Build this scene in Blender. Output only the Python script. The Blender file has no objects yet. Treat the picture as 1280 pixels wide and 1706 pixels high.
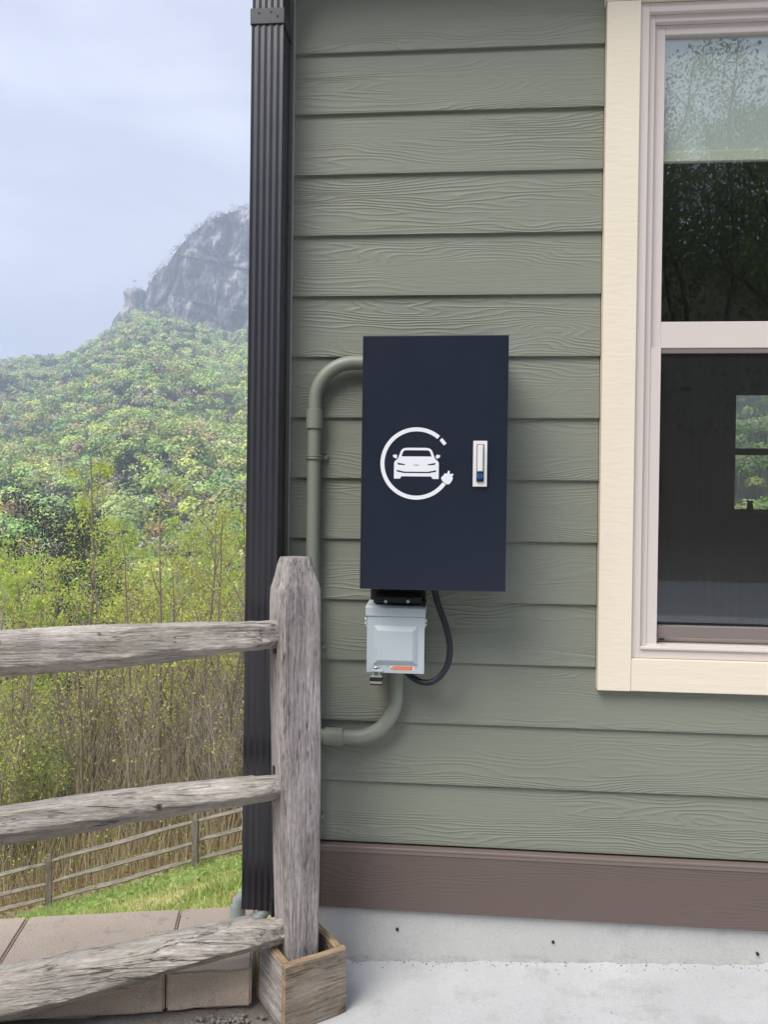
import bpy, bmesh, math, random
import numpy as np
from mathutils import Vector, Matrix, noise as mnoise

random.seed(7)
rng = np.random.default_rng(11)
S = bpy.context.scene
COL = S.collection
R = math.radians

# ------------------------------------------------------------------ camera
PW, PH, FOC = 1280.0, 1706.0, 1290.0            # size and focal length of the photograph, in its pixels
YAW, PITCH, ROLL = R(4.756), R(-0.426), R(0.743)
CAM = Vector((0.0, -2.258, 1.3373))
_f = Vector((-math.sin(YAW) * math.cos(PITCH), math.cos(YAW) * math.cos(PITCH), math.sin(PITCH)))
_r0 = Vector((math.cos(YAW), math.sin(YAW), 0))
_u0 = _r0.cross(_f)
_r = _r0 * math.cos(ROLL) + _u0 * math.sin(ROLL)
_u = -_r0 * math.sin(ROLL) + _u0 * math.cos(ROLL)
cd = bpy.data.cameras.new('camera')
cam = bpy.data.objects.new('camera', cd)
COL.objects.link(cam)
cam.matrix_world = Matrix(((_r.x, _u.x, -_f.x, CAM.x), (_r.y, _u.y, -_f.y, CAM.y), (_r.z, _u.z, -_f.z, CAM.z), (0, 0, 0, 1)))
cd.sensor_fit = 'VERTICAL'
cd.sensor_height = 24.0
cd.lens = 24.0 * FOC / PH
cd.clip_start = 0.05
cd.clip_end = 6000
S.camera = cam

def ray(px, py):
    return _f + _r * ((px - PW / 2) / FOC) - _u * ((py - PH / 2) / FOC)

def P(px, py, Y=0.0):
    """point of the plane y = Y seen at a photo pixel (the house wall is y = 0)"""
    v = ray(px, py)
    return CAM + v * ((Y - CAM.y) / v.y)

# ------------------------------------------------------------------ sky, sun, exposure
SUN_EL, SUN_AZ = R(52), R(-38)        # azimuth measured from -Y (behind the camera) towards -X
sun_dir = Vector((math.sin(SUN_AZ) * math.cos(SUN_EL), -math.cos(SUN_AZ) * math.cos(SUN_EL), math.sin(SUN_EL)))
W = bpy.data.worlds.new('World')
S.world = W
W.use_nodes = True
nt = W.node_tree
nt.nodes.clear()
wo = nt.nodes.new('ShaderNodeOutputWorld')
bg = nt.nodes.new('ShaderNodeBackground')
sky = nt.nodes.new('ShaderNodeTexSky')
sky.sky_type = 'NISHITA'
sky.sun_disc = False
sky.sun_elevation = SUN_EL
sky.sun_rotation = math.atan2(sun_dir.x, sun_dir.y)
sky.air_density = 1.0
sky.dust_density = 2.5
tc = nt.nodes.new('ShaderNodeTexCoord')
mp = nt.nodes.new('ShaderNodeMapping')
mp.inputs['Scale'].default_value = (1.0, 1.0, 2.6)
nz = nt.nodes.new('ShaderNodeTexNoise')
nz.inputs['Scale'].default_value = 3.2
nz.inputs['Detail'].default_value = 5
nz.inputs['Roughness'].default_value = 0.5
nz.inputs['Distortion'].default_value = 0.4
rp = nt.nodes.new('ShaderNodeValToRGB')      # overcast deck: thicker and thinner cloud (radiance before the strength below)
rp.color_ramp.elements[0].position = 0.38
rp.color_ramp.elements[0].color = (0.465, 0.488, 0.585, 1)
rp.color_ramp.elements[1].position = 0.62
rp.color_ramp.elements[1].color = (0.600, 0.628, 0.735, 1)
sc10 = nt.nodes.new('ShaderNodeVectorMath'); sc10.operation = 'SCALE'; sc10.inputs['Scale'].default_value = 10.0
mx = nt.nodes.new('ShaderNodeMix')
mx.data_type = 'RGBA'
mx.inputs['Factor'].default_value = 0.93
L = nt.links.new
L(tc.outputs['Generated'], mp.inputs['Vector']); L(mp.outputs['Vector'], nz.inputs['Vector'])
L(nz.outputs['Fac'], rp.inputs['Fac']); L(rp.outputs['Color'], sc10.inputs[0])
L(sky.outputs['Color'], mx.inputs['A']); L(sc10.outputs['Vector'], mx.inputs['B'])
L(mx.outputs['Result'], bg.inputs['Color']); L(bg.outputs['Background'], wo.inputs['Surface'])
bg.inputs['Strength'].default_value = 0.0505

sl = bpy.data.lights.new('sun', 'SUN')
sl.energy = 1.5
sl.angle = R(36)
sl.color = (1.0, 0.95, 0.87)
so = bpy.data.objects.new('sun', sl)
COL.objects.link(so)
so.rotation_euler = (-sun_dir).to_track_quat('-Z', 'Y').to_euler()
so.location = (-6, -10, 14)

S.view_settings.view_transform = 'Standard'
S.view_settings.look = 'None'
S.view_settings.exposure = 1.70
S.view_settings.gamma = 1.0
S.view_settings.use_curve_mapping = False
S.render.engine = 'CYCLES'
S.cycles.use_denoising = True
S.cycles.max_bounces = 6
S.cycles.diffuse_bounces = 3
S.cycles.caustics_reflective = False
S.cycles.caustics_refractive = False
S.cycles.transparent_max_bounces = 24
S.cycles.volume_bounces = 1

# ------------------------------------------------------------------ helpers
class MB:
    """collects vertices and faces; build() links them as ONE mesh object"""
    def __init__(self): self.v = []; self.f = []
    def add(self, vs, fs):
        o = len(self.v); self.v += [tuple(p) for p in vs]; self.f += [tuple(i + o for i in f) for f in fs]; return self
    def box(self, x0, x1, y0, y1, z0, z1, bev=0.0, seg=1):
        if bev <= 0:
            vs = [(x, y, z) for z in (z0, z1) for y in (y0, y1) for x in (x0, x1)]
            return self.add(vs, [(0, 2, 3, 1), (4, 5, 7, 6), (0, 1, 5, 4), (2, 6, 7, 3), (0, 4, 6, 2), (1, 3, 7, 5)])
        bm = bmesh.new(); bmesh.ops.create_cube(bm, size=1)
        for v in bm.verts: v.co = Vector(((x0 + x1) / 2 + v.co.x * (x1 - x0), (y0 + y1) / 2 + v.co.y * (y1 - y0), (z0 + z1) / 2 + v.co.z * (z1 - z0)))
        bmesh.ops.bevel(bm, geom=bm.edges[:], offset=bev, segments=seg, profile=0.6, affect='EDGES')
        return self.bm(bm)
    def bm(self, bm):
        bm.verts.index_update()
        self.add([v.co[:] for v in bm.verts], [[v.index for v in f.verts] for f in bm.faces]); bm.free(); return self
    def loft(self, rings, cap=True, closed=True):
        n = len(rings[0]); vs = [p for r in rings for p in r]; fs = []
        for i in range(len(rings) - 1):
            for j in range(n if closed else n - 1):
                a, b = i * n + j, i * n + (j + 1) % n
                fs.append((a, b, b + n, a + n))
        if cap: fs.append(tuple(reversed(range(n)))); fs.append(tuple(range((len(rings) - 1) * n, len(rings) * n)))
        return self.add(vs, fs)
    def tube(self, pts, rad, sides=10, cap=True):
        pts = [Vector(p) for p in pts]
        if not hasattr(rad, '__len__'): rad = [rad] * len(pts)
        rings = []; up = None
        for i, p in enumerate(pts):
            d = (pts[min(i + 1, len(pts) - 1)] - pts[max(i - 1, 0)]).normalized()
            if up is None: up = d.orthogonal().normalized()
            up = (up - d * up.dot(d)); up = up.normalized() if up.length > 1e-6 else d.orthogonal().normalized()
            s = d.cross(up)
            rings.append([p + (up * math.cos(2 * math.pi * k / sides) + s * math.sin(2 * math.pi * k / sides)) * rad[i] for k in range(sides)])
        return self.loft(rings, cap)
    def mesh(self, name, mat, smooth=0):
        me = bpy.data.meshes.new(name); me.from_pydata(self.v, [], self.f)
        bm = bmesh.new(); bm.from_mesh(me); bmesh.ops.recalc_face_normals(bm, faces=bm.faces[:]); bm.to_mesh(me); bm.free()
        if mat: me.materials.append(mat)
        if smooth:
            me.shade_smooth()
            if smooth < 180: me.set_sharp_from_angle(angle=R(smooth))
        return me
    def build(self, name, mat, parent=None, smooth=0, loc=None):
        return link(name, self.mesh(name, mat, smooth), parent, loc)

def link(name, me, parent=None, loc=None):
    o = bpy.data.objects.new(name, me); COL.objects.link(o)
    if parent: o.parent = parent
    if loc is not None: o.location = loc
    return o

def tag(o, label=None, cat=None, group=None, kind=None):
    if label: o['label'] = label
    if cat: o['category'] = cat
    if group: o['group'] = group
    if kind: o['kind'] = kind
    return o

def thing(name, label, cat, loc=(0, 0, 0), rz=0.0, group=None):
    o = bpy.data.objects.new(name, None); COL.objects.link(o)
    o.location = loc; o.rotation_euler = (0, 0, rz); o.empty_display_size = 0.1
    return tag(o, label, cat, group)

def arc(c, a0, a1, r, n, ax=(1, 0, 0), ay=(0, 0, 1)):
    c, ax, ay = Vector(c), Vector(ax), Vector(ay)
    return [c + ax * (r * math.cos(a0 + (a1 - a0) * i / n)) + ay * (r * math.sin(a0 + (a1 - a0) * i / n)) for i in range(n + 1)]

def smooth_path(pts, n=8):
    pts = [Vector(p) for p in pts]; q = [pts[0] * 2 - pts[1]] + pts + [pts[-1] * 2 - pts[-2]]; out = []
    for i in range(1, len(q) - 2):
        for k in range(n):
            t = k / n; a, b, c, d = q[i - 1], q[i], q[i + 1], q[i + 2]
            out.append(0.5 * ((2 * b) + (c - a) * t + (2 * a - 5 * b + 4 * c - d) * t * t + (3 * b - a - 3 * c + d) * t ** 3))
    return out + [pts[-1]]

def fill2d(name, polys, thick, mat, parent, loc, flat=True):
    """polygons (x, z), nested ones are holes, extruded to a thin plate standing in the plane y = loc.y"""
    cu = bpy.data.curves.new(name, 'CURVE'); cu.dimensions = '2D'; cu.fill_mode = 'BOTH'; cu.extrude = thick / 2
    for p in polys:
        s = cu.splines.new('POLY'); s.points.add(len(p) - 1); s.use_cyclic_u = True
        for q, (x, z) in zip(s.points, p): q.co = (x, z, 0, 1)
    o = bpy.data.objects.new(name, cu); COL.objects.link(o); bpy.context.view_layer.update()
    me = bpy.data.meshes.new_from_object(o.evaluated_get(bpy.context.evaluated_depsgraph_get()))
    bpy.data.objects.remove(o); bpy.data.curves.remove(cu)
    me.transform(Matrix.Rotation(R(90), 4, 'X')); me.name = name
    me.materials.clear(); me.materials.append(mat)
    return link(name, me, parent, loc)

# ------------------------------------------------------------------ materials
class NT:
    def __init__(self, name):
        self.m = bpy.data.materials.new(name); self.m.use_nodes = True; self.t = self.m.node_tree; self.t.nodes.clear()
        self.out = self.t.nodes.new('ShaderNodeOutputMaterial')
    def n(self, typ, ins=None, **props):
        nd = self.t.nodes.new('ShaderNode' + typ)
        for k, v in props.items(): setattr(nd, k, v)
        for k, v in (ins or {}).items():
            if hasattr(v, 'is_output'): self.t.links.new(v, nd.inputs[k])
            else: nd.inputs[k].default_value = v
        return nd
    def math(self, op, a, b=0.0, c=0.0, clamp=False):
        return self.n('Math', {0: a, 1: b, 2: c}, operation=op, use_clamp=clamp).outputs[0]
    def vmath(self, op, a, b=(0, 0, 0)): return self.n('VectorMath', {0: a, 1: b}, operation=op).outputs[0]
    def map(self, vec, scale=(1, 1, 1), loc=(0, 0, 0)): return self.n('Mapping', {'Vector': vec, 'Scale': scale, 'Location': loc}).outputs[0]
    def noise(self, vec, scale=5.0, detail=4.0, rough=0.55, dist=0.0):
        return self.n('TexNoise', {'Vector': vec, 'Scale': scale, 'Detail': detail, 'Roughness': rough, 'Distortion': dist}).outputs['Fac']
    def ramp(self, fac, stops):
        nd = self.n('ValToRGB', {'Fac': fac}); e = nd.color_ramp.elements
        while len(e) < len(stops): e.new(0.5)
        for el, (p, c) in zip(e, stops):
            el.position = p; el.color = (c, c, c, 1) if not hasattr(c, '__len__') else (*c, 1)
        return nd.outputs['Color']
    def mix(self, fac, a, b, blend='MIX'):
        nd = self.n('Mix', None, data_type='RGBA', blend_type=blend)
        for k, v in ((0, fac), (6, a), (7, b)):
            if hasattr(v, 'is_output'): self.t.links.new(v, nd.inputs[k])
            else: nd.inputs[k].default_value = v if k == 0 else ((*v, 1) if len(v) == 3 else v)
        return nd.outputs[2]
    def bump(self, h, dist=0.001, strength=1.0, normal=None):
        ins = {'Height': h, 'Distance': dist, 'Strength': strength}
        if normal is not None: ins['Normal'] = normal
        return self.n('Bump', ins).outputs[0]
    def pbr(self, color, rough=0.5, metal=0.0, normal=None, spec=0.5, **kw):
        ins = {'Base Color': color if hasattr(color, 'is_output') else (*color, 1), 'Roughness': rough, 'Metallic': metal, 'Specular IOR Level': spec}
        if normal is not None: ins['Normal'] = normal
        ins.update(kw)
        b = self.n('BsdfPrincipled', ins); self.t.links.new(b.outputs[0], self.out.inputs['Surface']); return self.m
    def obj(self): return self.n('TexCoord').outputs['Object']
    def rnd(self): return self.n('ObjectInfo').outputs['Random']

def sub(vec, N, seed=True):
    """object coordinates shifted per object so copies differ"""
    off = N.n('CombineXYZ', {0: N.math('MULTIPLY', N.rnd(), 37.0), 1: N.math('MULTIPLY', N.rnd(), 11.3), 2: N.math('MULTIPLY', N.rnd(), 71.7)}).outputs[0]
    return N.vmath('ADD', vec, off)

def mat_siding(name, col, amp=1.0):
    N = NT(name); v = sub(N.obj(), N)
    sep = N.n('SeparateXYZ', {0: v}); z = sep.outputs[2]
    big = N.noise(N.map(v, (1.6, 1, 11.0)), 1.0, 2.0, 0.5, 0.3)                # long swells: the cathedral figure
    lev = N.math('ADD', N.math('MULTIPLY', big, 17.0), N.math('MULTIPLY', z, 78.0))
    fr = N.math('FRACT', lev)
    ridge = N.math('POWER', N.math('SUBTRACT', 1.0, N.math('ABSOLUTE', N.math('SUBTRACT', N.math('MULTIPLY', fr, 2.0), 1.0))), 2.5)
    mask = N.ramp(N.noise(N.map(v, (1.1, 1, 11)), 1.0, 2.0), [(0.38, 0.12), (0.62, 1.0)])
    fine = N.noise(N.map(v, (4, 20, 210)), 1.0, 2.0, 0.6)
    h = N.math('ADD', N.math('MULTIPLY', N.math('MULTIPLY', ridge, mask), 1.0), N.math('MULTIPLY', fine, 0.45))
    tone = N.noise(N.map(v, (1.2, 1, 3)), 1.4, 4.0)
    dirt = N.noise(v, 9.0, 3.0, 0.65)
    c = N.mix(tone, tuple(k * 0.93 for k in col), tuple(k * 1.07 for k in col))
    c = N.mix(N.math('MULTIPLY', dirt, 0.10), c, (0.16, 0.155, 0.14))
    return N.pbr(c, 0.55, normal=N.bump(h, 0.0014 * amp, 1.0), spec=0.35)

def mat_paint(name, col, rough=0.5, relief=0.0, stretch=(60, 60, 60), var=0.06, metal=0.0, spec=0.5, fine=0.0):
    N = NT(name); v = sub(N.obj(), N)
    t = N.noise(v, 3.0, 5.0)
    c = N.mix(t, tuple(k * (1 - var) for k in col), tuple(min(1, k * (1 + var)) for k in col))
    rr = N.math('ADD', rough - 0.06, N.math('MULTIPLY', N.noise(v, 14.0, 5.0), 0.12))
    nm = N.bump(N.noise(N.map(v, stretch), 1.0, 4.0, 0.6), relief, 1.0) if relief else None
    return N.pbr(c, rr, metal, nm, spec)

def mat_wood(name, axis, light, dark, knots=(), tint=(0.20, 0.21, 0.13), relief=1.0, streak=1.0):
    """weathered timber; the grain runs along the object's axis"""
    N = NT(name); o = N.obj(); v = sub(o, N)
    def sc(a, b): s = [b] * 3; s[axis] = a; return tuple(s)
    wig = N.noise(N.map(v, sc(1.6, 5)), 1.0, 2.0)
    w = N.n('VectorMath', {0: N.n('CombineXYZ', {0: wig, 1: wig, 2: wig}).outputs[0]}, operation='SCALE'); w.inputs['Scale'].default_value = 0.05
    vv = N.vmath('ADD', v, w.outputs[0])
    a = N.noise(N.map(vv, sc(2.4, 34)), 1.0, 4.0, 0.62)
    b = N.noise(N.map(vv, sc(9, 210)), 1.0, 2.0, 0.6)
    blotch = N.noise(v, 7.0, 5.0, 0.6)
    rg = N.noise(N.map(vv, sc(48, 150)), 1.0, 3.0, 0.7)
    f = N.math('ADD', N.math('ADD', N.math('MULTIPLY', a, 0.40), N.math('MULTIPLY', b, 0.32)), N.math('MULTIPLY', rg, 0.28))
    c = N.ramp(f, [(0.38, tuple(k * 0.70 for k in dark)), (0.46, tuple((x * .5 + y * .5) for x, y in zip(dark, light))), (0.54, light), (0.62, tuple(min(1, k * 1.40) for k in light))])
    broad = N.noise(N.map(vv, sc(1.8, 13)), 1.0, 2.0, 0.5)
    c = N.mix(N.ramp(broad, [(0.50, 0.0), (0.64, 0.5)]), c, tuple(x * .45 + y * .55 for x, y in zip(light, dark)))
    c = N.mix(N.ramp(blotch, [(0.46, 0.0), (0.70, 0.42)]), c, tint)
    cr = N.noise(N.map(vv, sc(0.9, 38)), 1.0, 3.0, 0.5)
    crack = N.ramp(N.math('ABSOLUTE', N.math('SUBTRACT', cr, 0.5)), [(0.0, 1.0), (0.012, 0.0)])
    gate = N.ramp(N.noise(v, 4.5, 2.0), [(0.50, 0.0), (0.60, 1.0)])
    crack = N.math('MULTIPLY', crack, gate)
    cr2 = N.noise(N.map(vv, sc(2.2, 85)), 1.0, 2.0, 0.5)
    c2 = N.ramp(N.math('ABSOLUTE', N.math('SUBTRACT', cr2, 0.5)), [(0.0, 0.8), (0.014, 0.0)])
    crack = N.math('MAXIMUM', crack, N.math('MULTIPLY', c2, N.ramp(N.noise(v, 11.0, 1.0), [(0.52, 0.0), (0.60, 1.0)])))
    c = N.mix(N.math('MULTIPLY', crack, 0.8), c, tuple(k * 0.30 for k in dark))
    kn = None
    for (kx, ky, kz, kr) in knots:
        d = N.n('VectorMath', {0: o, 1: (kx, ky, kz)}, operation='DISTANCE').outputs['Value']
        d = N.math('ADD', d, N.math('MULTIPLY', N.math('SUBTRACT', blotch, 0.5), kr * 0.9))
        k1 = N.ramp(N.math('DIVIDE', d, kr), [(0.45, 1.0), (1.0, 0.0)])
        kn = k1 if kn is None else N.math('MAXIMUM', kn, k1)
    h = N.math('ADD', N.math('ADD', N.math('MULTIPLY', a, 0.7), N.math('MULTIPLY', b, 0.45)), N.math('MULTIPLY', rg, 0.6))
    h = N.math('SUBTRACT', h, N.math('MULTIPLY', crack, 0.8))
    if kn is not None:
        c = N.mix(N.math('MULTIPLY', kn, 0.92), c, (0.035, 0.030, 0.026)); h = N.math('SUBTRACT', h, N.math('MULTIPLY', kn, 0.9))
    return N.pbr(c, 0.82, normal=N.bump(h, 0.004 * relief, 1.0), spec=0.2)

def mat_concrete(name, c0, c1, scale=4.0, relief=0.0015, stain=(0.20, 0.19, 0.17), amount=0.35, grain=(0.75, 1.08)):
    N = NT(name); v = N.obj()
    a = N.noise(v, scale, 5.0, 0.62); g = N.noise(v, 260.0, 2.0, 0.6); m = N.noise(v, 34.0, 3.0, 0.7)
    c = N.mix(a, c0, c1)
    c = N.mix(N.ramp(N.noise(N.map(v, (1, 1, 1.0), (3, 5, 1)), scale * 2.2, 5.0, 0.7), [(0.55, 0.0), (0.78, amount)]), c, stain)
    c = N.mix(0.5, c, N.ramp(g, [(0.3, grain[0]), (0.7, grain[1])]), 'MULTIPLY')
    pit = N.ramp(m, [(0.26, 1.0), (0.31, 0.0)])
    c = N.mix(N.math('MULTIPLY', pit, 0.35), c, stain)
    h = N.math('SUBTRACT', N.math('ADD', N.math('MULTIPLY', g, 0.5), a), N.math('MULTIPLY', pit, 0.6))
    return N.pbr(c, 0.88, normal=N.bump(h, relief, 1.0), spec=0.2)

def mat_leaf(name, trans=0.45, rough=0.6):
    N = NT(name); c = N.n('Attribute', attribute_name='col').outputs['Color']
    d = N.n('BsdfPrincipled', {'Base Color': c, 'Roughness': rough, 'Specular IOR Level': 0.25})
    t = N.n('BsdfTranslucent', {'Color': N.mix(1.0, c, (1.15, 1.2, 0.75), 'MULTIPLY')})
    s = N.n('MixShader', {0: trans, 1: d.outputs[0], 2: t.outputs[0]})
    N.t.links.new(s.outputs[0], N.out.inputs['Surface']); return N.m

def mat_attr(name, rough=0.9, relief=0.0, scale=8.0):
    N = NT(name); c = N.n('Attribute', attribute_name='col').outputs['Color']; v = N.obj()
    n1 = N.noise(v, scale, 6.0, 0.65)
    c = N.mix(1.0, c, N.ramp(n1, [(0.3, 0.6), (0.7, 1.35)]), 'MULTIPLY')
    return N.pbr(c, rough, normal=N.bump(n1, relief, 1.0) if relief else None, spec=0.15)

def mat_bark(name, a, b):
    N = NT(name); v = sub(N.obj(), N)
    n1 = N.noise(N.map(v, (9, 9, 1.6)), 1.0, 5.0, 0.65)
    return N.pbr(N.mix(n1, a, b), 0.9, normal=N.bump(n1, 0.01, 1.0), spec=0.15)

M = {}
M['siding'] = mat_siding('siding_paint', (0.238, 0.254, 0.204))
M['skirt'] = mat_siding('skirt_paint', (0.146, 0.108, 0.095), 0.5)
M['skirt_cap'] = mat_paint('drip_cap_paint', (0.20, 0.155, 0.138), 0.45)
M['cream'] = mat_paint('cream_trim_paint', (0.85, 0.76, 0.61), 0.55, 0.0011, (22, 5, 90), 0.04)
M['creamx'] = mat_paint('cream_trim_paint_level', (0.85, 0.76, 0.61), 0.55, 0.0011, (6, 5, 90), 0.04)
M['vinyl'] = mat_paint('window_frame_vinyl', (0.70, 0.63, 0.59), 0.38, 0, var=0.03)
M['bronze'] = mat_paint('dark_bronze_aluminium', (0.027, 0.026, 0.034), 0.30, 0, var=0.08, spec=0.9)
M['caulk'] = mat_paint('caulk', (0.36, 0.37, 0.33), 0.6)
M['corner'] = mat_paint('corner_trim_paint', (0.12, 0.115, 0.10), 0.5)
M['foundation'] = mat_concrete('foundation_parge', (0.50, 0.50, 0.49), (0.63, 0.63, 0.62), 3.0, 0.0015, (0.22, 0.22, 0.22), 0.5)
M['mortar'] = mat_concrete('mortar_dirt', (0.26, 0.25, 0.24), (0.52, 0.52, 0.51), 20.0, 0.002, (0.12, 0.12, 0.11), 0.8)
M['slab'] = mat_concrete('slab_concrete', (0.42, 0.43, 0.435), (0.66, 0.67, 0.68), 3.2, 0.003, (0.30, 0.30, 0.29), 0.55)
M['block'] = mat_concrete('tan_block', (0.52, 0.425, 0.345), (0.68, 0.565, 0.465), 7.0, 0.004, (0.22, 0.20, 0.17), 0.75, (0.45, 1.2))
M['gravel'] = mat_concrete('gravel_dirt', (0.20, 0.18, 0.16), (0.34, 0.31, 0.28), 14.0, 0.01, (0.10, 0.09, 0.08), 0.7, (0.4, 1.3))
M['asphalt'] = mat_concrete('asphalt', (0.28, 0.285, 0.30), (0.38, 0.385, 0.40), 1.0, 0.003, (0.16, 0.16, 0.165), 0.5)
M['navy'] = mat_paint('navy_powder_coat', (0.011, 0.016, 0.032), 0.34, 0.00012, (900, 900, 900), 0.06)
M['white'] = mat_paint('white_vinyl_print', (0.84, 0.85, 0.89), 0.45, var=0.02)
M['chrome'] = mat_paint('brushed_zinc', (0.66, 0.66, 0.66), 0.3, 0, var=0.05, metal=0.9)
M['latch'] = mat_paint('latch_plate', (0.80, 0.79, 0.79), 0.35, var=0.03)
M['latchgap'] = mat_paint('latch_recess', (0.20, 0.20, 0.20), 0.6)
M['blue'] = mat_paint('blue_lock_cylinder', (0.022, 0.09, 0.34), 0.35)
M['outlet'] = mat_paint('pale_grey_enamel', (0.50, 0.565, 0.60), 0.42, 0.0002, (300, 300, 300), 0.03)
M['orange'] = mat_paint('orange_label', (0.80, 0.20, 0.08), 0.5)
M['sticker'] = mat_paint('label_paper', (0.80, 0.79, 0.76), 0.5)
M['black'] = mat_paint('black_rubber', (0.012, 0.014, 0.022), 0.42, 0, var=0.1)
M['blackmetal'] = mat_paint('black_metal', (0.010, 0.010, 0.012), 0.55)
M['brass'] = mat_paint('padlock_brass', (0.62, 0.55, 0.40), 0.3, metal=0.85)
M['conduit'] = mat_paint('conduit_paint', (0.238, 0.262, 0.212), 0.45, 0.0003, (80, 80, 80), 0.05)
M['palepipe'] = mat_paint('pale_green_pipe', (0.40, 0.45, 0.41), 0.45, 0.0003, (60, 60, 60), 0.08)
M['room'] = mat_paint('room_wall_paint', (0.30, 0.29, 0.27), 0.8)
M['roomfloor'] = mat_paint('room_floor', (0.10, 0.07, 0.05), 0.5)
M['blind'] = mat_paint('roller_blind_fabric', (0.80, 0.82, 0.80), 0.8)
M['blindbar'] = mat_paint('blind_bar', (0.90, 0.89, 0.74), 0.5)
M['roof'] = mat_paint('roof_shingle', (0.06, 0.055, 0.05), 0.9)
M['soffit'] = mat_paint('soffit_paint', (0.55, 0.50, 0.44), 0.6)
M['wood_post'] = mat_wood('weathered_post', 2, (0.43, 0.385, 0.372), (0.205, 0.178, 0.176), tint=(0.20, 0.205, 0.14))
M['wood_rail'] = mat_wood('weathered_rail', 0, (0.385, 0.345, 0.305), (0.150, 0.130, 0.112), tint=(0.25, 0.245, 0.17))
M['wood_board'] = mat_wood('weathered_board', 0, (0.330, 0.255, 0.185), (0.130, 0.095, 0.070), tint=(0.36, 0.34, 0.32), relief=0.6)
M['wood_end'] = mat_wood('cut_board_edge', 0, (0.42, 0.30, 0.185), (0.22, 0.145, 0.09), tint=(0.32, 0.27, 0.18), relief=0.5)
M['wood_far'] = mat_wood('weathered_far_rail', 0, (0.30, 0.265, 0.235), (0.12, 0.10, 0.085), relief=1.0)
M['wood_farpost'] = mat_wood('weathered_far_post', 2, (0.24, 0.21, 0.185), (0.10, 0.085, 0.07), relief=1.0)
M['leaf'] = mat_leaf('leaves')
M['needle'] = mat_leaf('needles', 0.2)
M['far_leaf'] = mat_leaf('far_foliage', 0.18, 0.8)
M['grass'] = mat_leaf('grass_blades', 0.4)
M['bark'] = mat_bark('bark_brown', (0.18, 0.138, 0.105), (0.36, 0.29, 0.23))
M['barkg'] = mat_bark('bark_grey', (0.28, 0.24, 0.20), (0.50, 0.44, 0.38))
M['twig'] = mat_attr('twigs', 0.9)
M['terrain'] = mat_attr('terrain_soil', 0.95, 0.03, 5.0)

def glass_mat():
    N = NT('window_glass')
    fr = N.math('MULTIPLY', N.n('Fresnel', {'IOR': N.math('SUBTRACT', 1.5, N.math('MULTIPLY', N.n('NewGeometry').outputs['Backfacing'], 1.5 - 1 / 1.5))}).outputs[0], 2.9, clamp=True)
    wob = N.bump(N.noise(N.map(N.obj(), (2.2, 2.2, 2.2)), 1.0, 1.0), 0.0012, 0.6)
    t = N.n('BsdfTransparent', {'Color': (0.95, 0.98, 0.96, 1)}); g = N.n('BsdfGlossy', {'Color': (0.95, 0.98, 1, 1), 'Roughness': 0.0, 'Normal': wob})
    s = N.n('MixShader', {0: fr, 1: t.outputs[0], 2: g.outputs[0]}); N.t.links.new(s.outputs[0], N.out.inputs['Surface']); return N.m
M['glass'] = glass_mat()
def screen_mat():
    N = NT('insect_screen')
    st = N.noise(N.map(N.obj(), (60, 1, 2.5)), 1.0, 4.0)
    t = N.n('BsdfTransparent'); d = N.n('BsdfDiffuse', {'Color': (0.07, 0.07, 0.075, 1)})
    s = N.n('MixShader', {0: N.math('ADD', 0.10, N.math('MULTIPLY', st, 0.18)), 1: t.outputs[0], 2: d.outputs[0]}); N.t.links.new(s.outputs[0], N.out.inputs['Surface']); return N.m
M['screen'] = screen_mat()
# ================================================================== the setting: terrain
FD = Vector((math.cos(R(12)), math.sin(R(12)), 0))         # direction of the block edging
FN = Vector((-FD.y, FD.x, 0))
EDGE = Vector((-0.727, -0.283, 0))                           # a front corner of the edging

def sstep(a, b, x):
    t = np.clip((x - a) / (b - a), 0, 1); return t * t * (3 - 2 * t)

RK = [-1.6, -0.95, -0.75, -0.606, -0.522, -0.4477, -0.4200, -0.4025, -0.357, -0.292, -0.268, -0.1, 0.3, 0.6, 1.2]
RZ = [0.03, 0.075, 0.14, 0.172, 0.188, 0.230, 0.248, 0.249, 0.240, 0.222, 0.222, 0.235, 0.235, 0.2, 0.1]
RIDGE = 690.0
_w = [(rng.uniform(0.004, 0.03), rng.uniform(0, 6.28), rng.uniform(0, 6.28)) for _ in range(14)]

def undulate(x, y):
    s = 0
    for f, a, p in _w: s = s + np.sin((x * math.cos(a) + y * math.sin(a)) * f + p) / (1 + f * 90)
    return s

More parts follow.
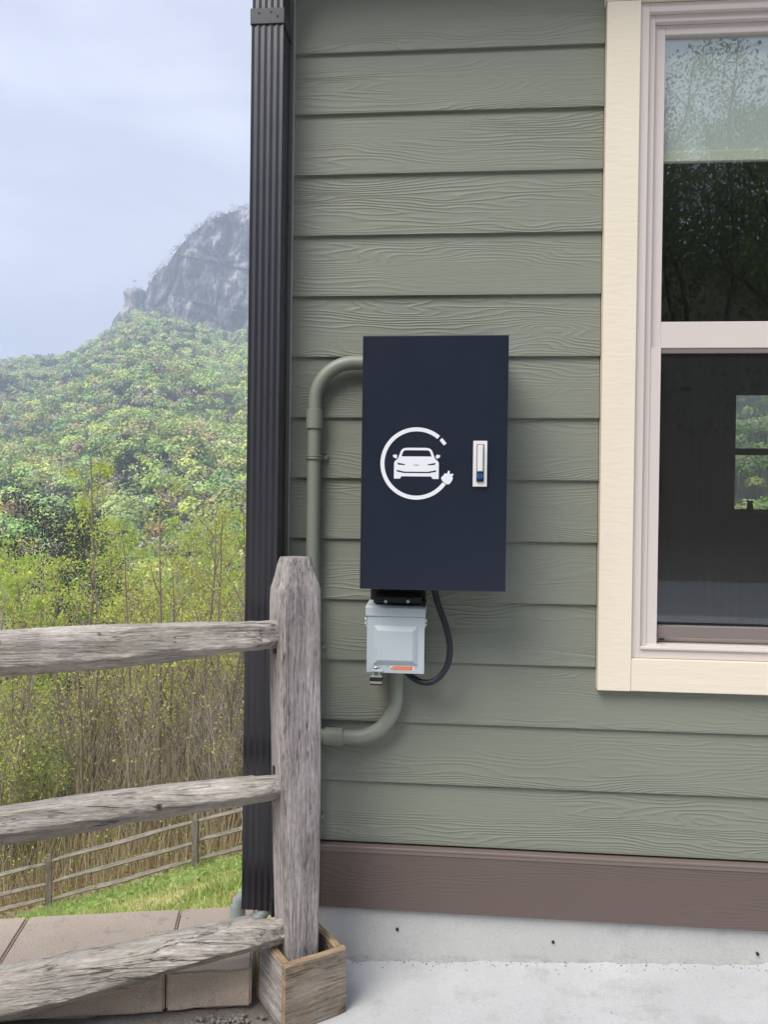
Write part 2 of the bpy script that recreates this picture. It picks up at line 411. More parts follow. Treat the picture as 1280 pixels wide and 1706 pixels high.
def terrain(x, y):
    x = np.asarray(x, float); y = np.asarray(y, float)
    D = y - CAM.y
    Dq = np.maximum(D, 15.0)
    xq = np.minimum(np.where(D > 0, x * 15.0 / Dq, x), 0.6)
    xq = np.maximum(xq, -14)
    z15 = -5.96 + 0.32 * (xq + 4.94)
    z = z15 - 0.35 * (np.minimum(D, 15.0) - 15.0) - 0.27 * (Dq - 15.0)
    z = np.minimum(z, -0.28)
    fl = -15.0 + 0.6 * undulate(x, y)
    z = np.where(D > 15, fl + np.logaddexp(0, (z - fl) / 1.2) * 1.2, z)
    k = x / np.maximum(D, 1.0)
    zr = np.interp(k, RK, RZ) * RIDGE
    t = np.clip((D - 120) / (RIDGE - 120), 0, 1.6)
    g = np.where(t <= 1, t ** 1.28, 1 - 0.5 * (t - 1))
    m = np.where(D > 120, (zr + 15) * g + 5.0 * undulate(x * 2.2, y * 2.2) * np.clip(t * 4, 0, 1) * np.clip((1.12 - t) * 5, 0.2, 1), 0)
    z = np.where(D > 120, -15.0 + 0.6 * undulate(x, y) + m, z)
    # the terrace the photographer stands on, and a wooded bank behind
    s = (x - EDGE.x) * FN.x + (y - EDGE.y) * FN.y
    pl = np.where(y < -13, -0.09 + np.minimum(-13 - y, 45) * (0.50 + 0.05 * np.sin(x * 0.23) + 0.04 * np.sin(x * 0.61 + 1)), -0.09)
    far = sstep(30, 60, np.abs(x))
    z = np.where(s < 0.26, pl * (1 - far) + np.minimum(pl, 0.0) * far, z)
    return z

def zat(x, y): return float(terrain(x, y))

def grid_terrain():
    rad = np.concatenate([[0.0], np.geomspace(0.6, 60, 120), np.geomspace(61.5, 1480, 130)])
    ang = np.concatenate([np.linspace(-50, 50, 240), np.linspace(50, 310, 170)[1:-1]]) * math.pi / 180
    A, Rr = np.meshgrid(ang, rad[1:])
    X = np.sin(A) * Rr; Y = np.cos(A) * Rr + CAM.y; Z = terrain(X, Y)
    n = len(ang); vs = np.stack([X, Y, Z], -1).reshape(-1, 3)
    vs = np.vstack([[[0, CAM.y, -0.09]], vs])
    fs = [(0, 1 + (j + 1) % n, 1 + j) for j in range(n)]
    for i in range(len(rad) - 2):
        b = 1 + i * n
        fs += [(b + j, b + (j + 1) % n, b + n + (j + 1) % n, b + n + j) for j in range(n)]
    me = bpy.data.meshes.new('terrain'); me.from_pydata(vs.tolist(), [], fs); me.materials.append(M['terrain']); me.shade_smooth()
    x, y, z = vs.T; D = y - CAM.y
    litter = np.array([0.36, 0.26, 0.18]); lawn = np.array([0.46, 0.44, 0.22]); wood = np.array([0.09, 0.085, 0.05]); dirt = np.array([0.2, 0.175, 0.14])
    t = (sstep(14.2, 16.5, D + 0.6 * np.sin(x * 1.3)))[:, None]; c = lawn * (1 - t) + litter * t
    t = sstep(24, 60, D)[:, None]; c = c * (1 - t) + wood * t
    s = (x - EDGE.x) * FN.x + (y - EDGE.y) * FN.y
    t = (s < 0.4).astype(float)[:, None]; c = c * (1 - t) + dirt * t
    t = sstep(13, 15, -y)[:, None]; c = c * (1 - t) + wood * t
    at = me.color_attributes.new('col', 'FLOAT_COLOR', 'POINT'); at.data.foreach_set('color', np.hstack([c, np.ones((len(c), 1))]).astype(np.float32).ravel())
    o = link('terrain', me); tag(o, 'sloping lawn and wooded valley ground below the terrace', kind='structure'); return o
grid_terrain()

# concrete slab in front of the house, rising a little along the wall
def slab():
    mb = MB(); nx, ny = 60, 40
    xs = np.linspace(-0.375, 6.0, nx); ys = np.concatenate([np.linspace(0.012, -1.2, 22), np.linspace(-1.2, -7.0, 19)[1:]])
    def zz(x, y): return 0.052 * min(max(0.0, x + 0.286), 1.6) + 0.0016 * mnoise.noise(Vector((x * 5, y * 5, 0)))
    top = [[(x, y, zz(x, y)) for x in xs] for y in ys]
    n = len(xs); vs = [p for r in top for p in r]; fs = [(i * n + j, i * n + j + 1, (i + 1) * n + j + 1, (i + 1) * n + j) for i in range(len(ys) - 1) for j in range(n - 1)]
    mb.add(vs, fs)
    rim = [(j) for j in range(n)] + [i * n + n - 1 for i in range(1, len(ys))] + [(len(ys) - 1) * n + j for j in range(n - 2, -1, -1)] + [i * n for i in range(len(ys) - 2, 0, -1)]
    low = [(vs[i][0], vs[i][1], -0.13) for i in rim]; o = len(mb.v); mb.v += low
    m = len(rim); mb.f += [(rim[k], rim[(k + 1) % m], o + (k + 1) % m, o + k) for k in range(m)]
    tag(mb.build('concrete_slab', M['slab'], smooth=30), 'pale concrete slab along the foot of the wall', kind='structure')
slab()
mb = MB()                                                     # rough strip between slab and edging blocks
nx, ny = 46, 60
gx = np.linspace(-3.2, -0.372, nx); gy = np.linspace(-7.0, 0.05, ny)
vs = []
for y in gy:
    for x in gx:
        yy = min(y, EDGE.y + (x - EDGE.x) * 0.2126 + 0.12) if x < -0.60 else y
        vs.append((x, yy, -0.012 + 0.010 * mnoise.fractal(Vector((x * 9, y * 9, 3)), 0.7, 2.0, 4)))
mb.add(vs, [(i * nx + j, i * nx + j + 1, (i + 1) * nx + j + 1, (i + 1) * nx + j) for i in range(ny - 1) for j in range(nx - 1)])
tag(mb.build('gravel_ground', M['gravel'], smooth=180), 'rough gravelly ground beside the slab', kind='structure')
mb = MB()
for k in range(420):
    x = random.uniform(-0.66, -0.42); y = random.uniform(-0.62, -0.27)
    if x > -0.5 and y > -0.36 and random.random() < 0.5: continue
    r = random.uniform(0.0025, 0.009); bm = bmesh.new(); bmesh.ops.create_icosphere(bm, subdivisions=1, radius=r)
    for v in bm.verts: v.co = Vector((v.co.x * random.uniform(.8, 1.3), v.co.y, v.co.z * 0.7)) + Vector((x, y, -0.004))
    mb.bm(bm)
for k in range(150):
    x = random.uniform(-0.28, 0.95); y = -abs(random.gauss(0, 0.022)) - 0.004; r = random.uniform(0.0006, 0.0022); bm = bmesh.new(); bmesh.ops.create_icosphere(bm, subdivisions=1, radius=r)
    for v in bm.verts: v.co += Vector((x, y, 0.052 * max(0.0, x + 0.286) + r * 0.6))
    mb.bm(bm)
tag(mb.build('pebbles', M['gravel']), 'small loose grit beside the post collar', 'grit', kind='stuff')
mb = MB().add([(-40, -13, -0.05), (40, -13, -0.05), (40, -7.3, -0.05), (-40, -7.3, -0.05)], [(0, 1, 2, 3)])
tag(mb.build('road', M['asphalt']), 'asphalt drive behind the viewpoint', kind='structure')

# ================================================================== the house
CX, HX, HY = -0.478, 4.2, 5.0          # left corner, right end, back wall
WX0, WX1, WZ0, WZ1 = 0.429, 1.62, 0.823, 2.862     # outer edges of the window casing
EXP = 0.178; Z0 = 2.665
house = thing('house', 'sage green lap-sided house with cream-cased window and brown skirt board', 'house', (CX, 0, 0))
def H(mb, name, mat, parent=None, smooth=0):
    """house meshes are written in world coordinates; re-base them on the house's corner"""
    mb.v = [(x - CX, y, z) for x, y, z in mb.v]
    return mb.build(name, mat, parent or house, smooth)

def board_mesh(length, key):
    """one lap board, origin at its lower left outer edge, leaning so that the foot stands proud"""
    h, t = EXP + 0.028, 0.0085
    prof = [(0.0, 0.0), (-0.0002, 0.006), (0.0112, h), (0.0112 + t, h), (t + 0.0006, 0.0), (t * 0.5, -0.0006)]
    n = max(2, int(length / 0.12)); mb = MB()
    rings = []
    for i in range(n + 1):
        x = length * i / n
        w = 0.0007 * mnoise.noise(Vector((x * 1.7, key * 3.1, 0)))
        rings.append([(x, y + w, z + (w * 0.6 if z < 0.1 else 0)) for y, z in prof])
    mb.loft(rings)
    return mb.mesh('siding_board', M['siding'], 0)
bz = [Z0 + EXP] + [Z0 - EXP * i for i in range(0, 14)]        # foot height of each course
bz = [z for z in bz]
for i, z in enumerate(bz):
    z = max(z, 0.3485)
    segs = [(CX + 0.010, HX)] if (z + EXP < WZ0 + 0.02 or z > WZ1 - 0.005) else [(CX + 0.010, WX0 - 0.002), (WX1 + 0.002, HX)]
    if i == 0: segs = [(CX + 0.010, WX0 - 0.002), (WX1 + 0.002, HX)]
    if WZ0 - EXP < z < WZ0:                                  # the course the window casing dips into
        segs = [(CX + 0.010, HX)]
    for a, b in segs:
        o = link('siding_board', board_mesh(b - a, i + a), house, (a - CX, 0.0, z))
link('siding_board', board_mesh(WX1 - WX0 + 0.008, 91), house, (WX0 - 0.004 - CX, 0.0, WZ1 + 0.003))
# end wall of the house (round the corner)
sidem = board_mesh(HY, 50)
for z in bz:
    o = link('siding_board', sidem, house, (-0.012, HY, max(z, 0.3485))); o.rotation_euler = (0, 0, R(-90))
# corner trim and skirt
mb = MB().box(CX - 0.034, CX + 0.006, -0.0055, 0.02, 0.348, 3.02, 0.001); H(mb, 'corner_trim', M['corner'])
H(MB().box(CX + 0.0063, CX + 0.0102, -0.0048, 0.004, 0.349, 3.0), 'caulk_bead', M['caulk'])
mb = MB().box(CX - 0.012, HX, -0.016, 0.012, 0.160, 0.336, 0.0015)
sk = H(mb, 'skirt_board', M['skirt'])
mb = MB().box(CX - 0.014, HX, -0.0200, 0.012, 0.3365, 0.3435, 0.0012); mb.box(CX - 0.013, HX, -0.0180, -0.0165, 0.326, 0.336)
H(mb, 'drip_cap', M['skirt_cap'], sk)
# foundation
mb = MB(); nx = 90
for (x0, x1) in ((CX - 0.004, HX),):
    xs = np.linspace(x0, x1, nx); zs = np.linspace(-0.14, 0.159, 9)
    g = [[(x, 0.0015 + 0.0022 * mnoise.fractal(Vector((x * 4, 7, z * 9)), 0.6, 2.0, 4), z) for x in xs] for z in zs]
    vs = [p for r in g for p in r]; mb.add(vs, [(i * nx + j, i * nx + j + 1, (i + 1) * nx + j + 1, (i + 1) * nx + j) for i in range(8) for j in range(nx - 1)])
mb.box(CX - 0.004, HX, 0.006, 0.2, -3.0, 0.159); mb.box(CX - 0.004, CX + 0.2, 0.2, HY, -4.0, 0.159)
fo = H(mb, 'foundation', M['foundation'], smooth=40)
for (px, py) in ((662, 1548), (922, 1569), (1263, 1589)):
    p = P(px, py, 0.0); m2 = MB(); m2.tube([(p.x, -0.0035, p.z), (p.x, 0.01, p.z)], 0.0042, 10); H(m2, 'anchor_hole_shade', M['blackmetal'], fo, 40)  # solid black plug; its colour stands for the shade inside the hole
for px0, px1, s in ((575, 800, .006), (800, 1010, .004), (1010, 1275, .007)):     # crumbly mortar along the foot of the wall
    m2 = MB(); a = P(px0, 1600).x; b = P(px1, 1600).x; rings = []
    for i in range(41):
        x = a + (b - a) * i / 40; zb = 0.052 * max(0, x + 0.286); r = s + s * mnoise.noise(Vector((x * 30, s * 900, 0)))
        r = max(r, 0.001) * min(1, i / 3, (40 - i) / 3) + 0.0006
        rings.append([(x, 0.004, zb - 0.004), (x, 0.004, zb + r * 1.3), (x, -r * 0.7, zb + r * 0.8), (x, -r * 1.6, zb - 0.003)])
    m2.loft(rings); H(m2, 'mortar_fillet', M['mortar'], fo, 60)
# wall cores, rooms behind the window
mb = MB()
WF = 0.021                                                    # front face of the sheathing
ox0, ox1, oz0, oz1 = 0.524, 1.525, 0.917, 2.767               # rough opening
for b in ((CX + 0.01, ox0, WF, 0.14, 0.159, 3.0), (ox1, HX, WF, 0.14, 0.159, 3.0), (ox0, ox1, WF, 0.14, 0.159, oz0), (ox0, ox1, WF, 0.14, oz1, 3.0)): mb.box(*b)
H(mb, 'front_wall', M['room'])
H(MB().box(CX + 0.0, CX + 0.12, 0.1405, HY, 0.159, 3.0), 'end_wall', M['room'])
H(MB().box(HX - 0.12, HX, 0.1405, HY, 0.159, 3.0), 'far_end_wall', M['room'])
BY = HY; bx0, bx1, bz0, bz1 = 2.585, 3.50, 1.345, 2.405
mb = MB()
for b in ((CX, bx0, BY, BY + 0.12, 0.159, 3.0), (bx1, HX, BY, BY + 0.12, 0.159, 3.0), (bx0, bx1, BY, BY + 0.12, 0.159, bz0), (bx0, bx1, BY, BY + 0.12, bz1, 3.0)): mb.box(*b)
H(mb, 'back_wall', M['room'])
H(MB().box(CX + 0.13, HX - 0.13, 0.141, HY - 0.001, 0.20, 0.35), 'room_floor', M['roomfloor'])
H(MB().box(CX + 0.13, HX - 0.13, 0.141, HY - 0.001, 2.92, 2.99), 'ceiling', M['room'])
# roof with eave
mb = MB().box(CX - 0.12, HX + 0.3, -0.16, HY + 0.45, 3.021, 3.05); H(mb, 'soffit', M['soffit'])
mb = MB().add([(CX - 0.14, -0.20, 3.055), (HX + 0.35, -0.20, 3.055), (HX + 0.35, 2.5, 4.4), (CX - 0.14, 2.5, 4.4), (CX - 0.14, HY + 0.5, 3.055), (HX + 0.35, HY + 0.5, 3.055),
               (CX - 0.14, -0.20, 3.052), (HX + 0.35, -0.20, 3.052)], [(0, 1, 2, 3), (3, 2, 5, 4), (0, 3, 4), (1, 5, 2), (0, 4, 5, 1)])
H(mb, 'roof', M['roof'])
rings = []
for x in (CX - 0.13, HX + 0.3):
    rings.append([(x, y_ + 0.14, z_) for y_, z_ in ((-0.302, 3.03), (-0.302, 3.15), (-0.308, 3.15), (-0.308, 3.036), (-0.37, 3.036), (-0.40, 3.15), (-0.408, 3.15), (-0.376, 3.03))])
H(MB().loft(rings), 'gutter', M['bronze'])

# ---- window: casing, frame, sashes
win = bpy.data.objects.new('window', None); COL.objects.link(win); win.parent = house
TI, TB, TT = 0.5215, 0.915, 2.7695                            # inner edges of the casing
RI = WX0 + WX1 - TI
for b, nm in (((WX0, TI, -0.022, 0.012, WZ0, TT - 0.0012), 'cream'), ((RI, WX1, -0.022, 0.012, WZ0, TT - 0.0012), 'cream'), ((WX0 - 0.004, WX1 + 0.004, -0.0235, 0.012, TT, WZ1), 'creamx'), ((TI + 0.0008, RI - 0.0008, -0.0215, 0.012, WZ0 + 0.001, TB), 'creamx')):
    H(MB().box(*b, 0.0018, 2), 'casing_board', M[nm], win)
def frame_ring(mb, x0, x1, z0, z1, w, y0, y1, wb=None, wt=None):
    wb = w if wb is None else wb; wt = w if wt is None else wt
    mb.box(x0, x0 + w, y0, y1, z0, z1, 0.0015); mb.box(x1 - w, x1, y0, y1, z0, z1, 0.0015)
    mb.box(x0 + w - 0.0005, x1 - w + 0.0005, y0 + 0.0006, y1, z0, z0 + wb, 0.0015); mb.box(x0 + w - 0.0005, x1 - w + 0.0005, y0 + 0.0006, y1, z1 - wt, z1, 0.0015)
mb = MB()
frame_ring(mb, TI + 0.001, RI - 0.001, TB + 0.001, TT - 0.002, 0.026, -0.010, 0.090)
frame_ring(mb, TI + 0.027, RI - 0.027, TB + 0.027, TT - 0.028, 0.020, 0.004, 0.088, 0.012)
mb.box(TI + 0.047, TI + 0.0765, 0.008, 0.0195, TB + 0.039, 1.80); mb.box(RI - 0.0765, RI - 0.047, 0.008, 0.0195, TB + 0.039, 1.80)
H(mb, 'window_frame', M['vinyl'], win)
gx0, gx1 = 0.600, RI - (0.600 - TI)
mb = MB()                                                     # upper sash stands outside the lower one
frame_ring(mb, TI + 0.0475, RI - 0.0475, 1.800, TT - 0.0485, 0.0315, 0.020, 0.048, 0.0755, 0.028)
H(mb, 'upper_sash', M['vinyl'], win)
mb = MB(); frame_ring(mb, TI + 0.0475, RI - 0.0475, TB + 0.040, 1.84, 0.033, 0.052, 0.080, 0.045, 0.04)
H(mb, 'lower_sash', M['vinyl'], win)
H(MB().box(gx0 - 0.006, gx1 + 0.006, 0.034, 0.038, 1.868, 2.70), 'pane', M['glass'], win)
H(MB().box(gx0 - 0.006, gx1 + 0.006, 0.064, 0.068, 0.985, 1.81), 'pane', M['glass'], win)
mb = MB(); frame_ring(mb, TI + 0.0745, RI - 0.0745, 0.972, 1.7995, 0.0065, 0.022, 0.030, 0.032, 0.014)
H(mb, 'screen_frame', mat_paint('screen_frame_brown', (0.22, 0.18, 0.17), 0.5), win)
H(MB().add([(TI + 0.07, 0.026, 0.98), (RI - 0.07, 0.026, 0.98), (RI - 0.07, 0.026, 1.79), (TI + 0.07, 0.026, 1.79)], [(0, 1, 2, 3)]), 'insect_screen', M['screen'], win)
mb = MB().box(TI + 0.0265, RI - 0.0265, -0.016, 0.030, TB + 0.0265, TB + 0.034, 0.0015); H(mb, 'sill_lip', M['vinyl'], win)
H(MB().box(0.602, 0.618, 0.0, 0.004, 0.9665, 0.972), 'weep_slot', M['blackmetal'], win)
mb = MB(); nseg = 16; rings = []
H(MB().box(gx0 - 0.03, gx1 + 0.03, 0.060, 0.062, 2.378, 2.73), 'roller_blind', M['blind'], win)
H(MB().box(gx0 - 0.03, gx1 + 0.03, 0.0525, 0.066, 2.344, 2.3775, 0.003), 'blind_bar', M['blindbar'], win)
bw = bpy.data.objects.new('back_window', None); COL.objects.link(bw); bw.parent = house
mb = MB(); frame_ring(mb, bx0 - 0.004, bx1, bz0 - 0.004, bz1, 0.014, BY + 0.02, BY + 0.07)
mb.box(bx0 + 0.01, bx1 - 0.01, BY + 0.021, BY + 0.06, 1.845, 1.905); H(mb, 'sash_frame', mat_paint('back_window_frame', (0.10, 0.10, 0.10), 0.5), bw)
H(MB().box(bx0, bx1, BY + 0.03, BY + 0.034, bz0, bz1), 'pane', M['glass'], bw)
H(MB().box(bx0 - 0.05, bx1 + 0.05, BY - 0.10, BY - 0.001, bz0 - 0.035, bz0 - 0.006), 'window_ledge', M['soffit'], bw)
m2 = MB(); m2.tube([(2.70, BY - 0.06, bz0 - 0.005), (2.70, BY - 0.06, bz0 + 0.07)], [0.03, 0.022], 12); m2.tube([(2.70, BY - 0.06, bz0 + 0.07), (2.70, BY - 0.06, bz0 + 0.085)], [0.03, 0.026], 12)
j = tag(m2.build('faucet', M['blackmetal'], smooth=40), 'small dark jar on the ledge of the back window inside the room', 'faucet')  # plain black stand-in for a kitchen faucet seen in silhouette

# ---- downspout with ribbed face, band and upper elbow
ds = bpy.data.objects.new('downspout', None); COL.objects.link(ds); ds.parent = house
DX0, DX1, DY0, DY1 = -0.572, -0.4815, -0.104, -0.007
def spout_ring(z, y=0.0, s=1.0):
    xs = []; cx = (DX0 + DX1) / 2; hw = (DX1 - DX0) / 2 * s
    n = 30; front = []
    for i in range(n + 1):
        u = -1 + 2 * i / n; rib = 0.0022 * (0.5 - 0.5 * math.cos((u + 1) / 2 * 2 * math.pi * 5)) if abs(u) < 0.999 else 0
        front.append((cx + hw * u, DY0 + rib + y, z))
    side = [(cx + hw, DY0 + (DY1 - DY0) * k / 8 + y, z) for k in range(1, 8)]
    side = [(x - 0.002 * (0.5 - 0.5 * math.cos(k / 8 * 2 * math.pi * 3)), yy, zz) for k, (x, yy, zz) in zip(range(1, 8), side)]
    back = [(cx + hw, DY1 + y, z), (cx - hw, DY1 + y, z)]
    left = [(cx - hw, DY1 + (DY0 - DY1) * k / 4 + y, z) for k in range(1, 4)]
    return front + side + back + left
mb = MB().loft([spout_ring(z) for z in np.linspace(0.185, 2.70, 12)], cap=False); H(mb, 'pipe', M['bronze'], ds)
mb = MB().box(DX0 - 0.0035, DX1 + 0.0035, DY0 - 0.0035, DY1 + 0.002, 2.690, 2.735, 0.0015); H(mb, 'band', M['bronze'], ds)
mb = MB().loft([spout_ring(2.72, 0, 0.955), spout_ring(2.80, 0, 0.95), spout_ring(2.86, -0.02, 0.95), spout_ring(2.98, -0.09, 0.95), spout_ring(3.034, -0.10, 0.95)], cap=False); H(mb, 'elbow', M['bronze'], ds)
for (x, z) in ((-0.551, 2.722), (-0.517, 2.724), (-0.498, 2.712), (-0.56, 2.785), (-0.495, 2.79)):
    m2 = MB(); m2.tube([(x, DY0 - 0.006, z), (x, DY0 + 0.002, z)], 0.003, 8); H(m2, 'screw', M['bronze'], ds)
for z in (0.62, 2.2):
    H(MB().box(DX0 - 0.002, DX1 + 0.002, DY1 - 0.001, -0.001 if z > 0 else 0, z, z + 0.03), 'wall_strap', M['bronze'], ds)
# ================================================================== charging cabinet
cab = thing('charging_cabinet', 'dark navy steel cabinet with white electric car emblem on the siding', 'cabinet', (-0.0405, 0, 1.114))
def local(mb, o, off=(0, 0, 0)):
    mb.v = [(x - o.location.x, y - o.location.y, z - o.location.z) for x, y, z in mb.v]; return mb
YF = -0.190
c0, c1, cz0, cz1 = -0.2350, 0.1538, 1.1145, 1.7945
local(MB().box(c0 + 0.004, c1 - 0.004, YF + 0.018, -0.012, cz0 + 0.004, cz1 - 0.004, 0.002), cab).build('body', M['navy'], cab)
local(MB().box(c0, c1, YF, YF + 0.016, cz0, cz1, 0.0022, 2), cab).build('door', M['navy'], cab)
for zz in (cz0 + 0.05, cz1 - 0.09): local(MB().box(c0 + 0.05, c1 - 0.05, -0.0118, 0.002, zz, zz + 0.04), cab).build('mounting_rail', M['blackmetal'], cab)
U = 0.0965 / 360
def pz(pts): return [((x - 495) * U, (478 - y) * U) for x, y in pts]
def ring_arc(a0, a1, r0, r1, n):
    o = [(r1 * math.cos(a0 + (a1 - a0) * i / n), r1 * math.sin(a0 + (a1 - a0) * i / n)) for i in range(n + 1)]
    i_ = [(r0 * math.cos(a1 + (a0 - a1) * i / n), r0 * math.sin(a1 + (a0 - a1) * i / n)) for i in range(n + 1)]
    return o + i_
ro, ri = 360 * U, 320 * U
polys = [ring_arc(R(50), R(325), ri, ro, 90), ring_arc(R(34), R(45.5), ri + 0.001, ro - 0.0005, 8)]
polys.append(pz([(741, 622), (752, 604), (768, 590), (778, 572), (800, 578), (812, 546), (826, 548), (828, 584), (846, 576), (868, 580), (852, 604), (860, 622), (848, 650), (826, 680), (796, 682), (775, 668), (752, 645)]))
body = [(272, 630), (272, 475), (280, 455), (300, 440), (312, 424), (322, 398), (338, 355), (352, 336), (376, 325), (405, 322)]
body = body + [(990 - x, y) for x, y in reversed(body)] + [(658, 630), (643, 606), (347, 606), (332, 630)]
polys.append(pz(body))
mir = [(257, 396), (292, 388), (304, 404), (300, 420), (292, 432), (264, 416)]
polys += [pz(mir), pz([(990 - x, y) for x, y in mir])]
wsh = [(345, 408), (360, 364), (372, 350), (392, 346)]; polys.append(pz(wsh + [(990 - x, y) for x, y in reversed(wsh)]))
hl = [(304, 470), (388, 487), (372, 496), (312, 491)]; polys += [pz(hl), pz([(990 - x, y) for x, y in hl])]
gr = [(298, 543), (380, 560)]; gr2 = [(300, 560), (375, 574)]
polys.append(pz(gr + [(990 - x, y) for x, y in reversed(gr)] + [(990 - x, y) for x, y in gr2] + gr2[::-1]))
polys.append(pz([(455, 488), (495, 492), (535, 488), (495, 500)]))
em = fill2d('emblem', polys, 0.0008, M['white'], cab, (-0.0868 + 0.0405, YF - 0.0006, 1.4525 - 1.114))
em['label'] = 'white ring-shaped cable with plug around a car front'
lx0, lx1, lz0, lz1 = 0.0635, 0.1005, 1.3925, 1.5135
lt = local(MB().box(lx0, lx1, YF - 0.0065, YF - 0.0002, lz0, lz1, 0.0012, 2), cab).build('latch_plate', M['latch'], cab)
local(MB().box(lx0 + 0.009, lx1 - 0.008, YF - 0.0078, YF - 0.006, lz0 + 0.012, lz1 - 0.009, 0.0006), cab).build('recess', M['latchgap'], lt)
local(MB().box(lx0 + 0.0115, lx1 - 0.0115, YF - 0.0145, YF - 0.0075, lz0 + 0.040, lz1 - 0.012, 0.0022, 2), cab).build('lever', M['latch'], lt)
local(MB().box(lx0 + 0.0100, lx1 - 0.0095, YF - 0.0120, YF - 0.0075, lz0 + 0.0135, lz0 + 0.0385, 0.0015, 2), cab).build('lock_housing', M['blackmetal'], lt)
kc = (lx0 + lx1) / 2
local(MB().tube([(kc, YF - 0.0120, lz0 + 0.027), (kc, YF - 0.0150, lz0 + 0.027)], [0.0083, 0.0075], 20), cab).build('key_cylinder', M['blue'], lt, 40)
local(MB().box(kc - 0.0007, kc + 0.0007, YF - 0.0154, YF - 0.0149, lz0 + 0.0225, lz0 + 0.0315), cab).build('keyway', M['blackmetal'], lt)

# ================================================================== outlet box, padlock, cable
ob = thing('outlet_box', 'small pale grey outlet box with raised square cover below the navy cabinet', 'outlet box', (-0.1425, 0, 0.872))
b0, b1, z0, z1 = -0.2245, -0.0600, 0.8725, 1.0605
local(MB().box(b0 + 0.006, b1 - 0.005, -0.094, -0.004, z0 + 0.003, z1 - 0.030, 0.002), ob).build('enclosure', M['outlet'], ob)
rings = [[(x, y, z) for y, z in ((-0.004, z1 - 0.026), (-0.112, z1 - 0.030), (-0.114, z1 - 0.028), (-0.114, z1 - 0.006), (-0.108, z1 - 0.001), (-0.004, z1 + 0.004))] for x in (b0 - 0.0015, b1 + 0.001)]
local(MB().loft(rings), ob).build('rain_hood', M['outlet'], ob)
cov = local(MB().box(b0 + 0.002, b1 - 0.001, -0.1105, -0.0942, z0, z1 - 0.0305, 0.002, 2), ob).build('cover', M['outlet'], ob)
ix0, ix1, iz0, iz1 = b0 + 0.021, b1 - 0.020, z0 + 0.024, z1 - 0.055
def rc(a, y): return [(ix0 + a, y, iz0 + a), (ix1 - a, y, iz0 + a), (ix1 - a, y, iz1 - a), (ix0 + a, y, iz1 - a)]
mb = MB(); mb.loft([rc(0, -0.1104), rc(0.0012, -0.1125), rc(0.0125, -0.1205), rc(0.0145, -0.1212)], cap=True)
local(mb, ob).build('raised_panel', M['outlet'], cov, 0)
for x in (b0 - 0.0012, b1 + 0.0012):
    s = -1 if x < -0.14 else 1
    for dz, r in ((-0.040, 0.0042), (-0.0515, 0.0028)):
        local(MB().tube([(x, -0.100, z1 + dz), (x + s * 0.0035, -0.100, z1 + dz)], r, 10), ob).build('hinge_rivet', M['sticker'], ob, 40)
    local(MB().box(min(x, x - s * 0.002), max(x, x - s * 0.002), -0.109, -0.088, z1 - 0.06, z1 - 0.0305), ob).build('hinge_ear', M['outlet'], ob)
pl = local(MB().box(b0 + 0.002, b1 - 0.002, -0.0135, -0.0005, z0 + 0.01, z1 + 0.040, 0.001), ob).build('back_plate', M['blackmetal'], ob)
hub = local(MB().box(b0 + 0.018, b1 - 0.012, -0.095, -0.0136, z1 + 0.004, z1 + 0.024, 0.002), ob).build('hub_plate', M['blackmetal'], ob)
for px in (643, 680):
    p = P(px, 1002, -0.097)
    local(MB().tube([(p.x, -0.0952, p.z), (p.x, -0.101, p.z)], [0.0055, 0.0045], 6), ob).build('bolt', M['chrome'], hub)
# warning label: white strip with an orange field and small dark marks
p0, p1 = P(650, 1109, -0.111), P(690, 1118, -0.111)
st = local(MB().box(p0.x + 0.0, p1.x, -0.1112, -0.1106, p1.z, p0.z), ob).build('warning_label', M['sticker'], cov)
local(MB().box(p0.x + 0.008, p1.x - 0.004, -0.1117, -0.11125, p1.z + 0.0018, p0.z - 0.0012), ob).build('orange_field', M['orange'], cov)
fill2d('warning_mark', [[(0, 0), (0.006, 0), (0.003, 0.0055)]], 0.0003, M['blackmetal'], cov, (p0.x + 0.0015 + 0.1425, -0.1115, p1.z + 0.003 - 0.872))
for k in range(9):
    xx = p0.x + 0.011 + k * 0.0052
    local(MB().box(xx, xx + 0.0032, -0.1121, -0.1118, p1.z + 0.0068, p1.z + 0.0078), ob).build('print_line', M['sticker'], cov)
# hasp tab on the lower edge and the padlock through it
local(MB().box(-0.2075, -0.176, -0.1185, -0.1110, 0.8765, 0.8830, 0.001), ob).build('hasp', M['outlet'], ob)
pk = thing('padlock', 'small laminated padlock hanging from the grey outlet box', 'padlock', (-0.1945, -0.1145, 0.868))
mb = MB(); mb.tube([(-0.0085, 0, -0.002)] + [(-0.0085, 0, 0.011)] + arc((0, 0, 0.0125), math.pi, 0, 0.0085, 10) + [(0.0085, 0, 0.011), (0.0085, 0, -0.002)], 0.0024, 10); mb.build('shackle', M['chrome'], pk, 60)
mb = MB().box(-0.0165, 0.0165, -0.008, 0.008, -0.0055, -0.0006, 0.0012, 2); mb.build('cap_plate', M['chrome'], pk)
mb = MB().box(-0.0172, 0.0172, -0.0088, 0.0088, -0.0165, -0.0058, 0.002, 2); mb.build('bumper_band', M['blackmetal'], pk)
mb = MB().box(-0.0165, 0.0165, -0.008, 0.008, -0.0235, -0.0168, 0.0012, 2); mb.build('body', M['brass'], pk)
mb = MB().box(-0.0165, 0.0165, -0.0083, 0.0083, -0.0275, -0.0237, 0.0012, 2); mb.build('base_plate', M['blackmetal'], pk)
